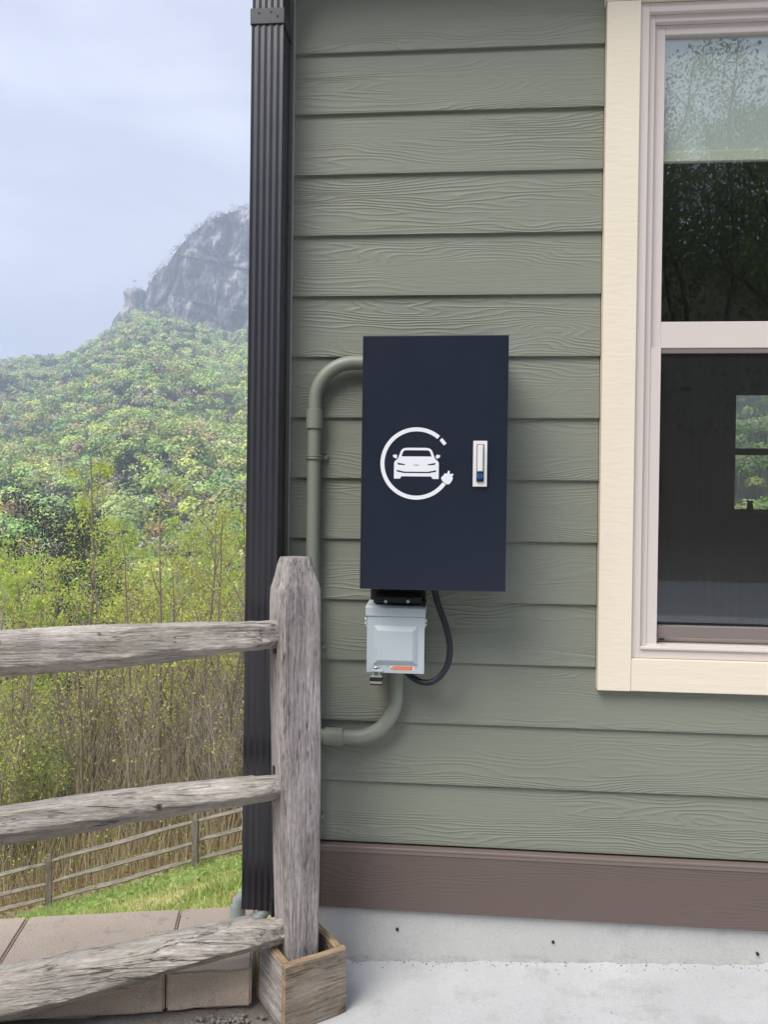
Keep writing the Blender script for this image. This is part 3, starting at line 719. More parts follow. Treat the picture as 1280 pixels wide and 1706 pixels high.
# cable
pts = [P(724, 978, -0.085), P(726, 990, -0.085), P(732, 1012, -0.085), P(744, 1046, -0.088), P(750, 1082, -0.09), P(744, 1112, -0.09), P(726, 1133, -0.088), P(706, 1137, -0.08), P(688, 1129, -0.07), P(676, 1118, -0.062)]
cb = thing('power_cable', 'thick black cable looping from the navy cabinet to the outlet box', 'cable', (0.0, 0, 0.9))
pts = smooth_path(pts, 8)
local(MB().tube(pts, 0.0088, 16), cb).build('cable', M['black'], cb, 180)
local(MB().tube([pts[0] + Vector((0, 0, 0.01)), pts[0] + Vector((0, 0, -0.004))], [0.0135, 0.0125], 12), cb).build('gland', M['blackmetal'], cb, 40)

# ================================================================== conduits
CR = 0.0205; CYD = -0.0265
def strap(o, x, z, s=1):
    mb = MB(); rings = []
    for t in (-0.007, 0.007):
        rings.append(arc((x, CYD, z + t), 0, 2 * math.pi * 31 / 32, CR + 0.0026, 31, (1, 0, 0), (0, 1, 0)))
    mb.loft(rings, cap=False)
    for t in (-0.004, 0.004): mb.tube(arc((x, CYD, z + t), 0, 2 * math.pi, CR + 0.0035, 24, (1, 0, 0), (0, 1, 0)), 0.0014, 6)
    mb.box(x + CR + 0.001, x + CR + 0.018, -0.0045, -0.001, z - 0.007, z + 0.007, 0.0008)
    st = local(mb, o).build('strap', M['conduit'], o, 50)
    local(MB().tube([(x + CR + 0.0105, -0.0046, z), (x + CR + 0.0105, -0.0125, z)], [0.0062, 0.0045], 10), o).build('screw', M['conduit'], st, 40)
cx = -0.392
con = thing('conduit', 'sage painted conduit curving up the siding into the side of the navy cabinet', 'conduit', (cx, 0, 0.15))
zt = 1.752; br = 0.115
path = [(cx, CYD, 0.62), (cx, CYD, zt - br)] + arc((cx + br, CYD, zt - br), math.pi, math.pi / 2, br, 14)[1:] + [(c0 + 0.003, CYD, zt)]
# the pipe runs straight down the wall behind the fence post
path[0] = (cx, CYD, 0.19)
local(MB().tube(path, CR, 24), con).build('pipe', M['conduit'], con, 60)
zc = P(525, 697, -0.045).z
local(MB().tube([(cx, CYD, zc - 0.028), (cx, CYD, zc - 0.0275), (cx, CYD, zc + 0.0265), (cx, CYD, zc + 0.028)], [CR + 0.001, CR + 0.0048, CR + 0.0048, CR + 0.001], 24), con).build('coupling', M['conduit'], con, 40)
strap(con, cx, P(530, 762, -0.03).z); strap(con, cx, P(540, 1080, -0.03).z); strap(con, cx, 0.42)
# lower conduit from the outlet box
x1 = -0.1425; zl = 0.6655; br = 0.125
con2 = thing('conduit', 'sage painted conduit bending from under the outlet box toward the fence post', 'conduit', (x1, 0, 0.15))
CY2 = -0.028
path = [(x1, CY2, z0 + 0.006), (x1, CY2, zl + br)] + arc((x1 - br, CY2, zl + br), 0, -math.pi / 2, br, 16)[1:] + [(-0.372, CY2, zl)] + \
       [(-0.336, CY2, zl)]
local(MB().tube(path[:-1], CR, 24), con2).build('pipe', M['conduit'], con2, 60)
xc = P(555, 1230, -0.045).x
local(MB().tube([(xc + 0.027, CY2, zl), (xc + 0.0265, CY2, zl), (xc - 0.0265, CY2, zl), (xc - 0.028, CY2, zl)], [CR + 0.001, CR + 0.0048, CR + 0.0048, CR + 0.001], 24), con2).build('coupling', M['conduit'], con2, 40)
local(MB().box(-0.420, -0.366, -0.0535, -0.002, zl - 0.03, zl + 0.03, 0.004), con2).build('tee_fitting', M['conduit'], con2)
# pale pipe at the foot of the downspout
dp = thing('drain_pipe', 'pale green pipe elbow at the foot of the dark downspout', 'pipe', (-0.56, -0.06, 0.1))
pp = [P(436, 1500, -0.085), P(447, 1505, -0.085), P(432, 1516, -0.10), P(414, 1530, -0.115), P(398, 1545, -0.13)]
pp = [Vector((-0.462, -0.05, 0.225)), Vector((-0.492, -0.072, 0.192)), Vector((-0.535, -0.105, 0.150)), Vector((-0.575, -0.130, 0.118)), Vector((-0.60, -0.14, 0.09))]
local(MB().tube(smooth_path(pp, 6), 0.017, 18), dp).build('slanted_pipe', M['palepipe'], dp, 60)
a = P(393, 1530, -0.03); b = P(400, 1500, -0.01)
local(MB().tube([(a.x + 0.004, -0.03, 0.085), (a.x + 0.004, -0.03, a.z + 0.01), (b.x - 0.002, -0.02, b.z + 0.004), (b.x + 0.03, 0.0, b.z + 0.03)], 0.0185, 18), dp).build('upright_pipe', M['palepipe'], dp, 60)
local(MB().tube([(a.x + 0.004, -0.029, a.z - 0.006), (b.x - 0.004, -0.0215, b.z - 0.008)], 0.0235, 18), dp).build('collar', M['palepipe'], dp, 40)

# ================================================================== near fence
FA = R(16)
F0 = Vector((-0.392, -0.245, 0.0))
fe, fn = Vector((math.cos(FA), math.sin(FA), 0)), Vector((-math.sin(FA), math.cos(FA), 0))
fence = thing('split_rail_fence', 'weathered grey split-rail fence with chamfered post in front of the siding', 'fence', F0)
def fp(px, py):
    """(distance along the fence, height) of a photo pixel on the fence plane"""
    v = ray(px, py); t = (F0 - CAM).dot(fn) / v.dot(fn); p = CAM + v * t
    return (p - F0).dot(fe), p.z
def rough_ring(poly, n):
    """resample a closed polygon to n points"""
    pts = [Vector(p) for p in poly]; L_ = [(pts[(i + 1) % len(pts)] - pts[i]).length for i in range(len(pts))]; tot = sum(L_); out = []
    for k in range(n):
        d = tot * k / n; i = 0
        while d > L_[i] and i < len(L_) - 1: d -= L_[i]; i += 1
        out.append(pts[i].lerp(pts[(i + 1) % len(pts)], d / L_[i] if L_[i] else 0))
    return out
def rail(top, bot, arr, seed, endx, knots, front=0.045, taper=0.11, name='rail'):
    """top / bot / arr: height of the upper edge, lower edge and front ridge against distance along the fence"""
    N_ = 200; xs = np.linspace(endx, -0.02, N_); n = 44; rings = []
    tx = [p[0] for p in top][::-1]; tz = [p[1] for p in top][::-1]; bx_ = [p[0] for p in bot][::-1]; b_z = [p[1] for p in bot][::-1]
    ax_ = [p[0] for p in arr][::-1]; a_z = [p[1] for p in arr][::-1]
    for x in xs:
        zt_, zb_, za_ = np.interp(x, tx, tz), np.interp(x, bx_, b_z), np.interp(x, ax_, a_z)
        fr_ = front * (1 - 0.45 * max(0, 1 + x / taper) if x > -taper else 1)
        bk = 0.045 * (0.6 if x > -taper else 1)
        g = 0.006 * mnoise.noise(Vector((x * 4, seed, 1)))
        poly = [(x, bk, zt_ - 0.012), (x, -0.012 + g, zt_), (x, -fr_ * 0.75, zt_ - 0.007), (x, -fr_, za_), (x, -fr_ * 0.25, zb_ + 0.002), (x, 0.018, zb_), (x, bk, zb_ + 0.02)]
        e_ = min(1.0, max(0.0, 1 + x / 0.15)); e_ = e_ * e_
        poly = [(a_, b_ * (1 - 0.35 * e_) + 0.014 * e_, c_) for a_, b_, c_ in poly]
        rr = rough_ring(poly, n)
        for k, p in enumerate(rr):
            w = mnoise.fractal(Vector((x * 3.0, p.y * 28 + seed, p.z * 28)), 0.7, 2.2, 5)
            w2 = mnoise.noise(Vector((x * 1.6, p.y * 60 + seed, p.z * 60)))
            d = Vector((0, p.y, p.z - (zt_ + zb_) / 2)); d.normalize()
            p += d * (0.0048 * w + 0.0030 * w2 + 0.0016 * mnoise.noise(Vector((x * 26, p.y * 90, p.z * 90 + seed))))
        rings.append(rr)
    mb = MB().loft(rings)
    # into fence frame
    m = mat_wood('weathered_rail_%d' % seed, 0, (0.46, 0.418, 0.378), (0.225, 0.198, 0.176), knots, (0.27, 0.26, 0.18), 1.1)
    o = mb.build(name, m, fence, 50); o.rotation_euler = (0, 0, FA); return o
END = -2.30
PC = Vector((-0.406, -0.220, 0)) - F0
def ext(l, dz): return l + [(END, l[-1][1] + dz)]
q = lambda pts: [fp(*p) for p in pts]
kn1 = fp(1, 1068); kn2 = fp(268, 1334)
rail(ext(q([(470, 1033), (455, 1033), (420, 1034), (280, 1036), (140, 1041), (0, 1049)]), -0.05), ext(q([(470, 1080), (455, 1083), (420, 1086), (213, 1109), (0, 1127)]), -0.03),
     ext(q([(470, 1060), (420, 1072), (350, 1078), (280, 1078), (210, 1090), (110, 1100), (0, 1108)]), -0.04), 3, END, [(kn1[0], -0.04, kn1[1], 0.016)], 0.05)
rail(ext(q([(470, 1290), (460, 1291), (420, 1294), (280, 1307), (130, 1326), (0, 1343)]), -0.09), ext(q([(470, 1331), (460, 1332), (420, 1338), (328, 1353), (210, 1373), (105, 1391), (0, 1408)]), -0.09),
     ext(q([(470, 1312), (420, 1314), (280, 1335), (0, 1380)]), -0.09), 5, END, [(kn2[0], -0.045, kn2[1], 0.011)], 0.05)
rail(ext(q([(470, 1531), (462, 1533), (420, 1532), (295, 1556), (210, 1576), (98, 1596), (0, 1617)]), -0.10), ext(q([(470, 1575), (462, 1577), (420, 1583), (279, 1620), (210, 1645), (98, 1678), (0, 1698)]), -0.08),
     ext(q([(470, 1556), (420, 1560), (280, 1596), (140, 1640), (0, 1672)]), -0.09), 9, END, [], 0.05)
def fence_post(loc, rot, w, d, top, bottom, seed):
    mb = MB(); rings = []; n = 40; zs = list(np.linspace(bottom, top - 0.085, 70)) + [top - 0.07, top - 0.055, top - 0.04, top - 0.025, top - 0.012, top - 0.003, top]
    for z in zs:
        t = max(0.0, (z - (top - 0.085)) / 0.085); lean = 0.010 * (z - 0.6)
        hw = w / 2 * (1 - 0.42 * t) * (1 + 0.04 * math.sin(z * 3 + seed)); hd = d / 2 * (1 - 0.34 * t)
        ch = 0.016
        tp_ = 0.032 * min(1.0, max(0.0, (0.95 - z) / 0.80)); lw = -hw + tp_
        poly = [(lw + ch * 0.8, -hd, z), (hw - ch * 0.4, -hd, z), (hw, -hd + ch * 0.5, z), (hw, hd - ch, z), (hw - ch, hd, z), (lw + ch, hd, z), (lw, hd - ch, z), (lw, -hd + ch * 0.5, z)]
        rr = rough_ring(poly, n)
        for p in rr:
            a = math.atan2(p.y, p.x)
            wv = mnoise.fractal(Vector((p.x * 26 + seed, p.y * 26, z * 2.2)), 0.7, 2.1, 5); cr = mnoise.noise(Vector((p.x * 85, p.y * 85 + seed, z * 1.3)))
            dd = Vector((p.x, p.y, 0)).normalized(); p += dd * (0.0030 * wv + 0.0016 * cr); p.x += lean * 0.0
        rings.append(rr)
    mb.loft(rings)
    o = mb.build('post', M['wood_post'], fence, 45); o.location = loc; o.rotation_euler = (0, 0, rot); return o
pb = fence_post((PC.x, PC.y, 0), R(33), 0.119, 0.108, 1.199, 0.001, 1.0)
p2 = fe * (END + 0.03)
fence_post((p2.x, p2.y, 0), R(20), 0.12, 0.105, 1.14, -0.05, 4.0)
# solid black blocks painting the shade in the slots where rails enter the post
for i, (px, py, hh) in enumerate(((457, 1084, 0.016), (457, 1284, 0.026), (452, 1514, 0.04), (458, 1332, 0.012))):
    v = ray(px, py); ln = Vector((-math.cos(R(33)), -math.sin(R(33)), 0)); c = F0 + PC + ln * (0.0588 - 0.032 * min(1.0, max(0.0, (0.95 - P(px, py, -0.25).z) / 0.80)))
    t = (c - CAM).dot(ln) / v.dot(ln); p = CAM + v * t - F0
    mb = MB().box(-0.012, 0.0022, -0.010, 0.010, -hh / 2, hh / 2, 0.003, 2)
    o = mb.build('mortise_shade', M['blackmetal'], pb); o.location = pb.matrix_basis.inverted() @ p; o.rotation_euler = (0, 0, R(180))

# wooden collar round the foot of the post
BA = R(37)
bn = Vector((-0.393, -0.345, 0.0)); be, bl = Vector((math.cos(BA), math.sin(BA), 0)), Vector((-math.sin(BA), math.cos(BA), 0))
coll = thing('post_collar', 'open wooden box of weathered boards around the foot of the fence post', 'wooden box', bn, BA)
bwid, bdep, bt = 0.176, 0.190, 0.022
def collar_board(x0, x1, y0, y1, zt, rot, mat, seed):
    mb = MB(); L_ = math.hypot(x1 - x0, y1 - y0); n = 26; rings = []
    for i in range(n + 1):
        x = L_ * i / n; g = 0.0012 * mnoise.noise(Vector((x * 14, seed, 0))); tz = zt + 0.0028 * mnoise.noise(Vector((x * 11, seed, 4)))
        zz = [0.003, 0.03, 0.06, 0.09, 0.12, 0.15]
        fr = [(x, g + 0.0016 * mnoise.fractal(Vector((x * 9, seed, z * 40)), 0.6, 2, 4), z) for z in zz]
        rings.append(fr + [(x, 0.0015 + g, tz - 0.002), (x, 0.004, tz), (x, bt - 0.003, tz), (x, bt, tz - 0.003), (x, bt, 0.003)])
    mb.loft(rings); o = mb.build('board', mat, coll, 40); o.data.materials.append(M['wood_end'])
    for f in o.data.polygons:
        if abs(f.normal.x) > 0.9 or f.normal.z > 0.6: f.material_index = 1
    o.location = (x0, y0, 0); o.rotation_euler = (0, 0, rot); return o
collar_board(0.0, bwid, 0.0, 0.0, 0.172, 0.0, M['wood_board'], 1)
collar_board(0.0, bwid, bdep, bdep, 0.172, 0, M['wood_board'], 2).location = (0.0, bdep - bt, 0)
o = collar_board(0.0, bdep - 2 * bt - 0.002, 0, 0, 0.172, R(-90), M['wood_board'], 3); o.location = (0.0005, bdep - bt - 0.001, 0)
mgrey = mat_wood('weathered_collar_side', 0, (0.44, 0.40, 0.38), (0.20, 0.17, 0.155), tint=(0.40, 0.30, 0.2), relief=0.6); o.data.materials[0] = mgrey
o = collar_board(0.0, bdep - 2 * bt - 0.002, 0, 0, 0.170, R(90), M['wood_board'], 5); o.location = (bwid - 0.0005, bt + 0.001, 0)

# ================================================================== edging of tan blocks
ew = thing('retaining_wall', 'low edging of tan concrete blocks left of the downspout', 'low wall', (EDGE.x, EDGE.y, 0), R(12))
def cap_block(x0, x1, seed):
    bm = bmesh.new(); bmesh.ops.create_cube(bm, size=1)
    for v in bm.verts: v.co = Vector(((x0 + x1) / 2 + v.co.x * (x1 - x0), 0.166 + v.co.y * 0.332, 0.049 + v.co.z * 0.102))
    bmesh.ops.bevel(bm, geom=bm.edges[:], offset=0.006, segments=2, affect='EDGES')
    bmesh.ops.subdivide_edges(bm, edges=[e for e in bm.edges if e.calc_length() > 0.05], cuts=5, use_grid_fill=True)
    for v in bm.verts:
        w = mnoise.fractal(v.co * 16 + Vector((seed, 0, 0)), 0.7, 2, 4)
        v.co += Vector((0, 0.004 * w * (v.co.y < 0.05), 0.0015 * w))
    MB().bm(bm).build('block', M['block'], ew, 35)
bxs = [-3.05, -2.36, -1.81, -1.35, -0.888, -0.441, 0.0, 0.222]
bxs = [-2.70, -2.25, -1.80, -1.345, -0.895, -0.446, 0.0, 0.226]
for i in range(len(bxs) - 1): cap_block(bxs[i] + 0.0018, bxs[i + 1] - 0.0018, i * 5.0)
mb = MB()
for k in range(6):
    for i in range(7):
        a = -2.70 + i * 0.45 + (0.2 if k % 2 else 0); b_ = min(a + 0.446, 0.22); 
        if b_ - a > 0.05: mb.box(a, b_, 0.02, 0.325, -0.006 - 0.105 * (k + 1) + 0.002, -0.006 - 0.105 * k - 0.002, 0.004)
mb.build('lower_course', M['block'], ew)

# ================================================================== lower fence across the lawn
lf = thing('field_fence', 'three-rail split fence crossing the lawn below the terrace', 'fence', (-4.94, CAM.y + 15, -5.96))
px_ = [(-0.5312 * 15 - 3.04 * 2, 0), (-0.5312 * 15 - 3.04, 0), (-0.5312 * 15, 0), (-0.3287 * 15, 0), (-0.3287 * 15 + 3.03, 0), (-0.3287 * 15 + 6.06, 0)]
base = [(-0.5312 * 15 - 3.04 * 2, -8.6), (-0.5312 * 15 - 3.04, -7.8), (-0.5312 * 15, -6.93), (-0.3287 * 15, -5.96), (-0.3287 * 15 + 3.03, -5.05), (-0.3287 * 15 + 6.06, -4.3)]
for i, (x, z) in enumerate(base):
    mb = MB(); rings = []
    for t in np.linspace(-0.5, 1.14, 14):
        s = 0.058 * (1 - 0.5 * max(0, t - 1.06) / 0.08); g = 0.008 * mnoise.noise(Vector((t * 3, i * 7.0, 0)))
        rings.append([(-s + g, -s, t), (s * 0.9 + g, -s, t), (s + g, s * 0.8, t), (-s * 0.8 + g, s, t)])
    o = mb.loft(rings).build('post', M['wood_farpost'], lf); o.location = (x + 4.94, 0, z + 5.96); o.rotation_euler = (0, 0, R(12 * (i % 3)))
for i in range(len(base) - 1):
    (xa, za), (xb, zb_) = base[i], base[i + 1]
    for j, hh in enumerate((0.97, 0.575, 0.225)):
        L_ = math.hypot(xb - xa, zb_ - za); rings = []; mb = MB(); hh2 = hh + random.uniform(-.03, .03)
        for k in range(15):
            t = k / 14; w = 0.046 * (1 - 0.45 * abs(2 * t - 1) ** 3); g = 0.02 * mnoise.noise(Vector((t * 3, i * 9.1, j * 3.0)))
            rings.append([(L_ * t, -w * 0.9, g - w * 0.3), (L_ * t, 0, g + w * 1.1), (L_ * t, w, g), (L_ * t, 0.2 * w, g - w * 1.1)])
        o = mb.loft(rings).build('rail', M['wood_far'], lf); o.location = (xa + 4.94, 0, za + hh2 + 5.96); o.rotation_euler = (0, -math.atan2(zb_ - za, xb - xa), 0)
# ================================================================== far rock: cliff and pinnacle
def mat_rock():
    N = NT('granite_cliff'); v = N.obj()
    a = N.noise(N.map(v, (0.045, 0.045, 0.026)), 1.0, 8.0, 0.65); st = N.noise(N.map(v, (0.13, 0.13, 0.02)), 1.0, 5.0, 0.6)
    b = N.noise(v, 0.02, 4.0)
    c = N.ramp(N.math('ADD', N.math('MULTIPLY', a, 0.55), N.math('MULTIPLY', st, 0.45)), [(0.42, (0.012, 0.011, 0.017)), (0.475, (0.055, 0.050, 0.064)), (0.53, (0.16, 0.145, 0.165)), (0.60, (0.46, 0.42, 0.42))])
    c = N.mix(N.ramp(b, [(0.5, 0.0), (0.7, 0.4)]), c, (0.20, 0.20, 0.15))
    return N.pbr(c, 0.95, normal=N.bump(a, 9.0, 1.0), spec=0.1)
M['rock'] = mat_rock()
CK = [-0.4085, -0.4028, -0.3948, -0.3706, -0.3505, -0.3224, -0.2942, -0.2702, -0.2, -0.08, 0.06, 0.16]
CT = [0.2700, 0.2850, 0.3000, 0.3230, 0.3500, 0.3730, 0.3830, 0.3880, 0.402, 0.405, 0.37, 0.25]
CB = [0.2480, 0.2400, 0.2350, 0.2250, 0.2200, 0.2150, 0.2080, 0.2050, 0.20, 0.20, 0.20, 0.20]
def cliff():
    nk, nv = 220, 96; DB = 668.0
    ks = np.concatenate([np.linspace(-0.4085, -0.24, 230), np.linspace(-0.24, 0.16, 51)[1:]]); nk = len(ks); vs = []
    for j in range(nv + 3):
        v = min(j / nv, 1.0)
        for k in ks:
            zt = np.interp(k, CK, CT) * 700; zb = np.interp(k, CK, CB) * DB - 4
            x = k * 690; z = zb + (zt - zb) * v
            ed = 45 * math.exp(-(k + 0.4085) / 0.010)
            w = mnoise.fractal(Vector((x * 0.030, z * 0.016, 3)), 0.7, 2.1, 7) * 11 + abs(mnoise.noise(Vector((x * 0.055 + z * 0.02, z * 0.006, 9)))) * 12
            ledge = 6 * mnoise.noise(Vector((x * 0.008, z * 0.055, 5)))
            vo = mnoise.voronoi(Vector((x * 0.030 + 3, z * 0.018, 1.5)))[0]; crack = -7.0 * math.exp(-((vo[1] - vo[0]) / 0.10) ** 2)
            cell = 9.0 * mnoise.cell(Vector((x * 0.020 + 0.35 * mnoise.noise(Vector((x * .03, z * .03, 0))), z * 0.024 + x * 0.006, 2)))
            cave = 26 * math.exp(-((k + 0.279) / 0.010) ** 2 - ((z / 668 - 0.243) / 0.016) ** 2)
            y = DB + 32 * v ** 1.25 + ed + (w + ledge + cell - crack) * min(1, v * 6 + 0.2) + cave
            rb_, rt_ = (zb / DB), np.interp(k, CK, CT)
            rr_ = rb_ + (rt_ - rb_) * v + (0.0035 * mnoise.fractal(Vector((x * 0.09, 0, 1)), 0.7, 2, 4) if v > 0.93 else 0)
            zz = rr_ * y
            if j > nv: y += (j - nv) * 40; zz -= (j - nv) ** 2 * 3
            vs.append((k * (y if j <= nv else y - (j - nv) * 40), y + CAM.y, zz + CAM.z))
    fs = [(j * nk + i, j * nk + i + 1, (j + 1) * nk + i + 1, (j + 1) * nk + i) for j in range(nv + 2) for i in range(nk - 1)]
    MBc = MB(); MBc.v = vs; MBc.f = fs
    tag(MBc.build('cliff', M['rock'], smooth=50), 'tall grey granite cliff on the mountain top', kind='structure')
cliff()
def pinnacle():
    mb = MB(); rings = []; cx, cz = -0.4190 * 690, 0.0; D0 = 690
    prof = [(0.236, 15.0), (0.250, 12.0), (0.258, 8.6), (0.265, 7.8), (0.270, 8.2), (0.2735, 8.7), (0.2745, 9.4), (0.278, 9.3), (0.2815, 8.2), (0.2838, 6.5), (0.2850, 3.5), (0.2853, 0.5)]
    zs = np.linspace(0.236, 0.2853, 30)
    for r_ in zs:
        rad = np.interp(r_, [p[0] for p in prof], [p[1] for p in prof]); z = r_ * 690; ring = []
        for a in range(36):
            t = 2 * math.pi * a / 36; w = 1 + 0.42 * mnoise.fractal(Vector((math.cos(t) * 1.3, math.sin(t) * 1.3, z * 0.07)), 0.8, 2, 5)
            ring.append((cx + rad * w * math.cos(t) + 0.4 * (z - 178) * 0.0, D0 + CAM.y + rad * w * math.sin(t), z + CAM.z))
        rings.append(ring)
    mb.loft(rings)
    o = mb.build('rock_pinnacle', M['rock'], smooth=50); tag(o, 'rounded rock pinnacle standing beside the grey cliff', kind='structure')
    mb = MB(); rings = []
    for r_ in np.linspace(0.22, 0.2550, 16):
        rad = 8.0 * (1 - ((r_ - 0.22) / 0.035) ** 2 * 0.75); z = r_ * 690; ring = []
        for a in range(30):
            t = 2 * math.pi * a / 30; w = 1 + 0.3 * mnoise.fractal(Vector((math.cos(t) * 1.8 + 9, math.sin(t) * 1.8, z * 0.1)), 0.7, 2, 5)
            ring.append((-0.4395 * 690 + rad * w * math.cos(t), 692 + CAM.y + rad * w * math.sin(t), z + CAM.z))
        rings.append(ring)
    mb.loft(rings); tag(mb.build('rock_outcrop', M['rock'], smooth=50), 'low dark rock shoulder left of the pinnacle', kind='structure')
    x, z = -0.4218 * 690, 0.284 * 690
    mb = MB().tube([(0, 0, 0), (0, 0, 9.0)], [0.22, 0.14], 6)
    fl = thing('flagpole', 'thin flagpole on top of the rock pinnacle', 'flagpole', (x, 690 + CAM.y, z + CAM.z)); mb.build('pole', M['barkg'], fl)
    MB().add([(0, 0, 8.7), (2.4, 0.3, 8.4), (2.3, 0.2, 7.1), (0, 0, 7.2), (0, 0.05, 8.7), (2.4, 0.35, 8.4), (2.3, 0.25, 7.1), (0, 0.05, 7.2)], [(0, 1, 2, 3), (7, 6, 5, 4), (0, 4, 5, 1), (3, 2, 6, 7), (1, 5, 6, 2)]).build('flag', M['room'], fl)
pinnacle()

# ================================================================== foliage tools
def cards_mesh(name, C, size, col, mat, nrm=None, aspect=0.62, extra=None):
    """many leaf-shaped quads as one mesh; C (n,3), size (n,), col (n,3)"""
    n = len(C); a = rng.normal(size=(n, 3)); a /= np.linalg.norm(a, axis=1)[:, None]
    if nrm is None: nn = rng.normal(size=(n, 3))
    else: nn = nrm + 0.34 * rng.normal(size=(n, 3))
    nn /= np.linalg.norm(nn, axis=1)[:, None]
    u = np.cross(nn, a); u /= np.maximum(np.linalg.norm(u, axis=1), 1e-6)[:, None]; v = np.cross(nn, u)
    s = size[:, None]
    V = np.stack([C - u * s, C - v * s * aspect + u * s * 0.1, C + u * s, C + v * s * aspect + u * s * 0.1], 1).reshape(-1, 3)
    F = np.arange(4 * n)
    cc = np.repeat(np.hstack([col, np.ones((n, 1))]), 4, axis=0)
    nf = n; sizes = np.full(n, 4)
    if extra is not None:
        ev, ef, ec = extra; o = len(V); V = np.vstack([V, ev]); F = np.concatenate([F, (ef + o).ravel()]); nf += len(ef); cc = np.vstack([cc, np.hstack([ec, np.ones((len(ec), 1))])])
    me = bpy.data.meshes.new(name); me.vertices.add(len(V)); me.vertices.foreach_set('co', V.astype(np.float32).ravel())
    me.loops.add(nf * 4); me.loops.foreach_set('vertex_index', F.astype(np.int32)); me.polygons.add(nf)
    me.polygons.foreach_set('loop_start', np.arange(0, nf * 4, 4, dtype=np.int32)); me.update(calc_edges=True)
    at = me.color_attributes.new('col', 'FLOAT_COLOR', 'POINT'); at.data.foreach_set('color', cc.astype(np.float32).ravel())
    me.materials.append(mat); return me

def vary(base, n, s=0.18):
    base = np.asarray(base, float); f = 1 + s * rng.normal(size=(n, 1)); h = 1 + 0.08 * rng.normal(size=(n, 3))
    return np.clip(base * f * h, 0.004, 0.9)

YG, G1, G2, DK, OL, BR, RD = (0.560, 0.630, 0.150), (0.380, 0.540, 0.140), (0.160, 0.235, 0.080), (0.032, 0.048, 0.026), (0.45, 0.44, 0.18), (0.300, 0.255, 0.235), (0.40, 0.25, 0.16)

